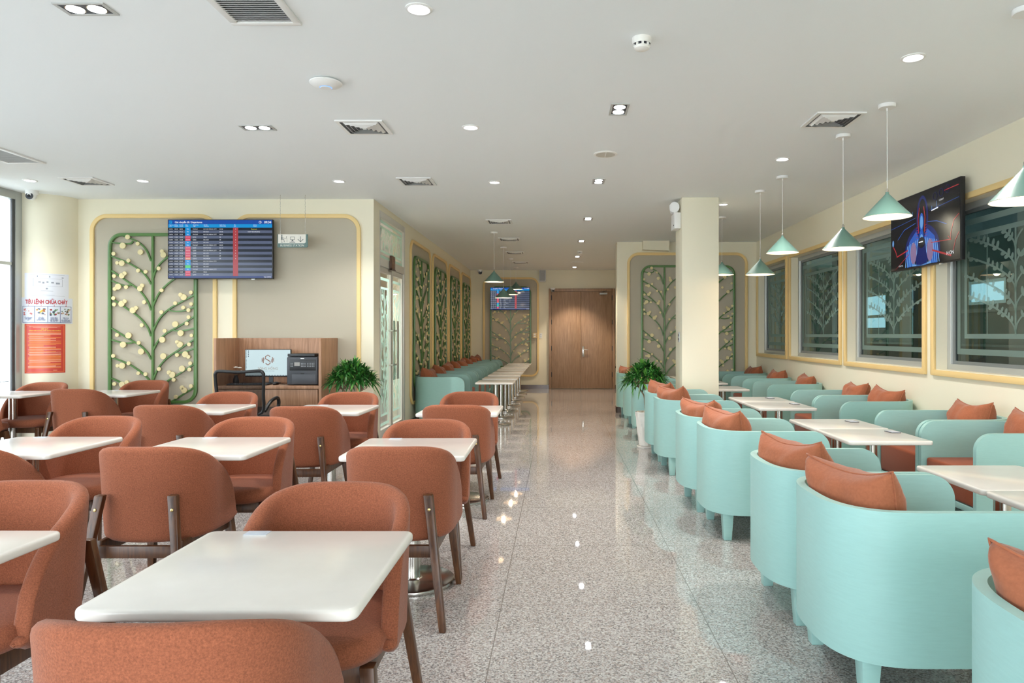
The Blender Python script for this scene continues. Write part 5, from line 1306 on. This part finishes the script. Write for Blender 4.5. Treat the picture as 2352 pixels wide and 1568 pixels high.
# ------------------------------------------------------------------ office chair
M_mesh = frost_mat('black_chair_mesh', (28, 26, 26), 0.72)
t = thing('office_chair', 'black mesh office chair with its back to the camera, before the desk', 'chair', (-3.22, 7.28, 0), 0.12)
bk = MB().tube(spline([(-0.20, -0.235, 0.56), (-0.222, -0.26, 0.75), (-0.232, -0.285, 0.93), (-0.225, -0.29, 0.965), (-0.19, -0.292, 0.985), (0, -0.30, 0.975), (0.19, -0.292, 0.985), (0.225, -0.29, 0.965), (0.232, -0.285, 0.93), (0.222, -0.26, 0.75), (0.20, -0.235, 0.56), (0, -0.245, 0.53)], 4)+spline([(0, -0.245, 0.53), (-0.1, -0.24, 0.54)], 2)[1:], 0.016, 10, True).build('backrest_frame', M_black, t)
mb = MB(); n = 12; vs_ = []; fs_ = []
for j in range(n+1):
    for i in range(n+1):
        u, v = -1+2*i/n, j/n; vs_.append((u*(0.20+0.02*v), -0.24-0.05*v+0.02*(1-u*u)*-1*(1-v*0.5), 0.545+0.425*v))
for j in range(n):
    for i in range(n): k = j*(n+1)+i; fs_.append((k, k+1, k+n+2, k+n+1))
mb.add(vs_, fs_); mb.build('mesh_back', M_mesh, bk)
mb = MB(); cushion_pad(mb, 0.235, 0.225, 3.2, 0.43, 0.50, 0, 0.0, 0.02, 0.025, 48); mb.build('seat', mat('black_fabric', (26, 26, 28), 0.9), t)
MB().tube([(0, -0.245, 0.54), (0, -0.28, 0.47), (0, -0.15, 0.42)], 0.022, 10).build('back_support', M_black, t)
for sx in (-1, 1):
    MB().tube(spline([(sx*0.215, -0.20, 0.57), (sx*0.245, -0.10, 0.655), (sx*0.265, 0.02, 0.685), (sx*0.27, 0.10, 0.67), (sx*0.265, 0.13, 0.60), (sx*0.255, 0.06, 0.50), (sx*0.22, 0.02, 0.45)], 4), 0.018, 10).build('armrest', M_black, t)
MB().cyl((0, 0, 0), 0.026, 0.09, 0.43, 20).build('gas_column', M_black, t)
bs = MB().cyl((0, 0, 0), 0.04, 0.07, 0.13, 20)
for k in range(5):
    a = 2*PI*k/5+0.3; bs.tube([(0, 0, 0.10), (0.28*math.cos(a), 0.28*math.sin(a), 0.075)], [0.024, 0.014], 8)
bs = bs.build('star_base', M_black, t)
for k in range(5):
    a = 2*PI*k/5+0.3; MB().cyl((0.28*math.cos(a), 0.28*math.sin(a)+0.02, 0.028), 0.028, 0.0, 0.04, 18, 'y').build('caster', M_black, bs)

# ------------------------------------------------------------------ plants
def plant(label, loc, pot, foliage_c, rad, n_ros, seed, stem_pts, lean_out=1.0):
    rnd = random.Random(seed)
    t = thing('potted_dracaena', label, 'plant', loc, 0)
    ph = pot
    n = 40; vs_, fs_ = [], []; rows = 26; mbp = MB()
    for j in range(rows+1):
        f = j/rows; z = 0.03+(ph-0.03)*f; r0 = 0.075+0.045*f**0.8
        for i in range(n):
            a = 2*PI*i/n; rr_ = r0*(1+0.055*math.sin(9*a+5*f+1.2*math.sin(f*14+i*0.6))+0.012*math.sin(17*a-8*f)); vs_.append((rr_*math.cos(a), rr_*math.sin(a), z))
    for j in range(rows):
        for i in range(n): fs_.append((j*n+i, j*n+(i+1)%n, (j+1)*n+(i+1)%n, (j+1)*n+i))
    mbp.add(vs_, fs_)
    mbp.lathe([(0.118, ph), (0.124, ph-0.004), (0.125, ph+0.010), (0.118, ph+0.012), (0.110, ph+0.002), (0.108, ph-0.03), (0.001, ph-0.03)], 40, cap=False)
    po = mbp.build('pot', M_ceramic, t, ang=50)
    MB().lathe([(0.095, 0), (0.105, 0.022), (0.098, 0.026), (0.092, 0.012), (0.001, 0.010)], 36).build('saucer', M_ceramic, t)
    mb = MB()
    for k in range(60):
        a, r_ = rnd.uniform(0, 2*PI), 0.098*math.sqrt(rnd.random()); mb.sphere((r_*math.cos(a), r_*math.sin(a), ph-0.008+rnd.uniform(0, .012)), rnd.uniform(.008, .015), 8, sz=0.7)
    pb = mb.build('pebbles', M_stone, t); pb['kind'] = 'stuff'
    mb = MB(); tips = []
    for sp in stem_pts: mb.tube([(x, y, z) for x, y, z in spline3(sp)], 0.009, 8); tips.append(sp[-1])
    mb.build('trunk', M_bark, t)
    mb = MB(); cz = foliage_c
    for k in range(n_ros):
        # rosette centres fill a flattened dome
        a = k*2.39996; f = (k+0.5)/n_ros; rr_ = rad*0.72*math.sqrt(f); zc_ = cz+0.13*(1-f)-0.04*f+rnd.uniform(-.03, .03)
        c = Vector((rr_*math.cos(a), rr_*math.sin(a), zc_))
        tip = min(tips, key=lambda q: (Vector(q)-c).length)
        mb.cur = 2; mb.tube([tip, tuple((Vector(tip)+c)/2+Vector((0, 0, -0.02))), tuple(c)], 0.004, 5)
        out = Vector((math.cos(a)*rr_*1.8/rad, math.sin(a)*rr_*1.8/rad, 1.0)).normalized()
        nl = 20
        for q in range(nl):
            az = 2*PI*q*0.382+rnd.uniform(-.3, .3); tilt = 0.25+1.25*(q/nl)+rnd.uniform(-.12, .12)
            e1 = out.cross(Vector((0.3, 0.9, 0.1))).normalized(); e2 = out.cross(e1)
            d = (out*math.cos(tilt)+(e1*math.cos(az)+e2*math.sin(az))*math.sin(tilt)).normalized()
            Ln = rnd.uniform(0.11, 0.175)*(0.8+0.3*q/nl); wd = rnd.uniform(.010, .015)
            sd = d.cross(Vector((0, 0, 1))); sd = sd.normalized() if sd.length > .05 else Vector((1, 0, 0)); up = sd.cross(d)
            pts_ = []; m_ = 6
            for s_ in range(m_+1):
                f_ = s_/m_; p = c+d*Ln*f_+Vector((0, 0, -1))*Ln*0.45*f_**2.2*math.sin(tilt); w_ = wd*math.sin(PI*min(1, 0.12+f_*0.86))**0.7 if s_ < m_ else 0.0005
                pts_ += [tuple(p-sd*w_+up*w_*0.25), tuple(p), tuple(p+sd*w_+up*w_*0.25)]
            mb.cur = 1 if rnd.random() < (0.35 if q < 7 else 0.08) else 0
            mb.add(pts_, [(s_*3+x_, s_*3+x_+1, s_*3+x_+4, s_*3+x_+3) for s_ in range(m_) for x_ in (0, 1)])
    # flat leaves keep their own faces: no normal recalculation needed
    mb.build('foliage', [M_leaf, M_leaf2, M_bark], t, ang=80)
    return t
def spline3(pts):
    out = []
    P = [pts[0]]+list(pts)+[pts[-1]]
    for i in range(1, len(P)-2):
        for k in range(5):
            t = k/5; a, b, c, d = (Vector(q) for q in (P[i-1], P[i], P[i+1], P[i+2]))
            out.append(tuple(0.5*((2*b)+(-a+c)*t+(2*a-5*b+4*c-d)*t*t+(-a+3*b-3*c+d)*t**3)))
    out.append(tuple(pts[-1])); return out
plant('bushy dracaena in a ribbed white pot beside the aisle, before the far mint chairs', (1.045, 8.36, 0), 0.42, 0.83, 0.30, 34, 4,
      [[(0, 0, 0.40), (-0.01, 0, 0.52), (-0.02, 0, 0.62), (-0.08, 0.02, 0.72)], [(-0.01, 0, 0.55), (0.03, -0.01, 0.64), (0.10, 0, 0.74)], [(0.0, 0.01, 0.5), (0.0, 0.05, 0.65), (0.0, 0.08, 0.75)]])
plant('bushy dracaena standing by the wall corner right of the desk', (-2.27, 7.72, 0), 0.42, 0.86, 0.31, 36, 9,
      [[(0, 0, 0.40), (0.01, 0, 0.52), (0.02, 0, 0.62), (0.08, 0.02, 0.72)], [(0.01, 0, 0.55), (-0.03, -0.01, 0.64), (-0.10, 0, 0.74)], [(0.0, 0.01, 0.5), (0.0, 0.05, 0.65), (0.0, -0.08, 0.75)]])
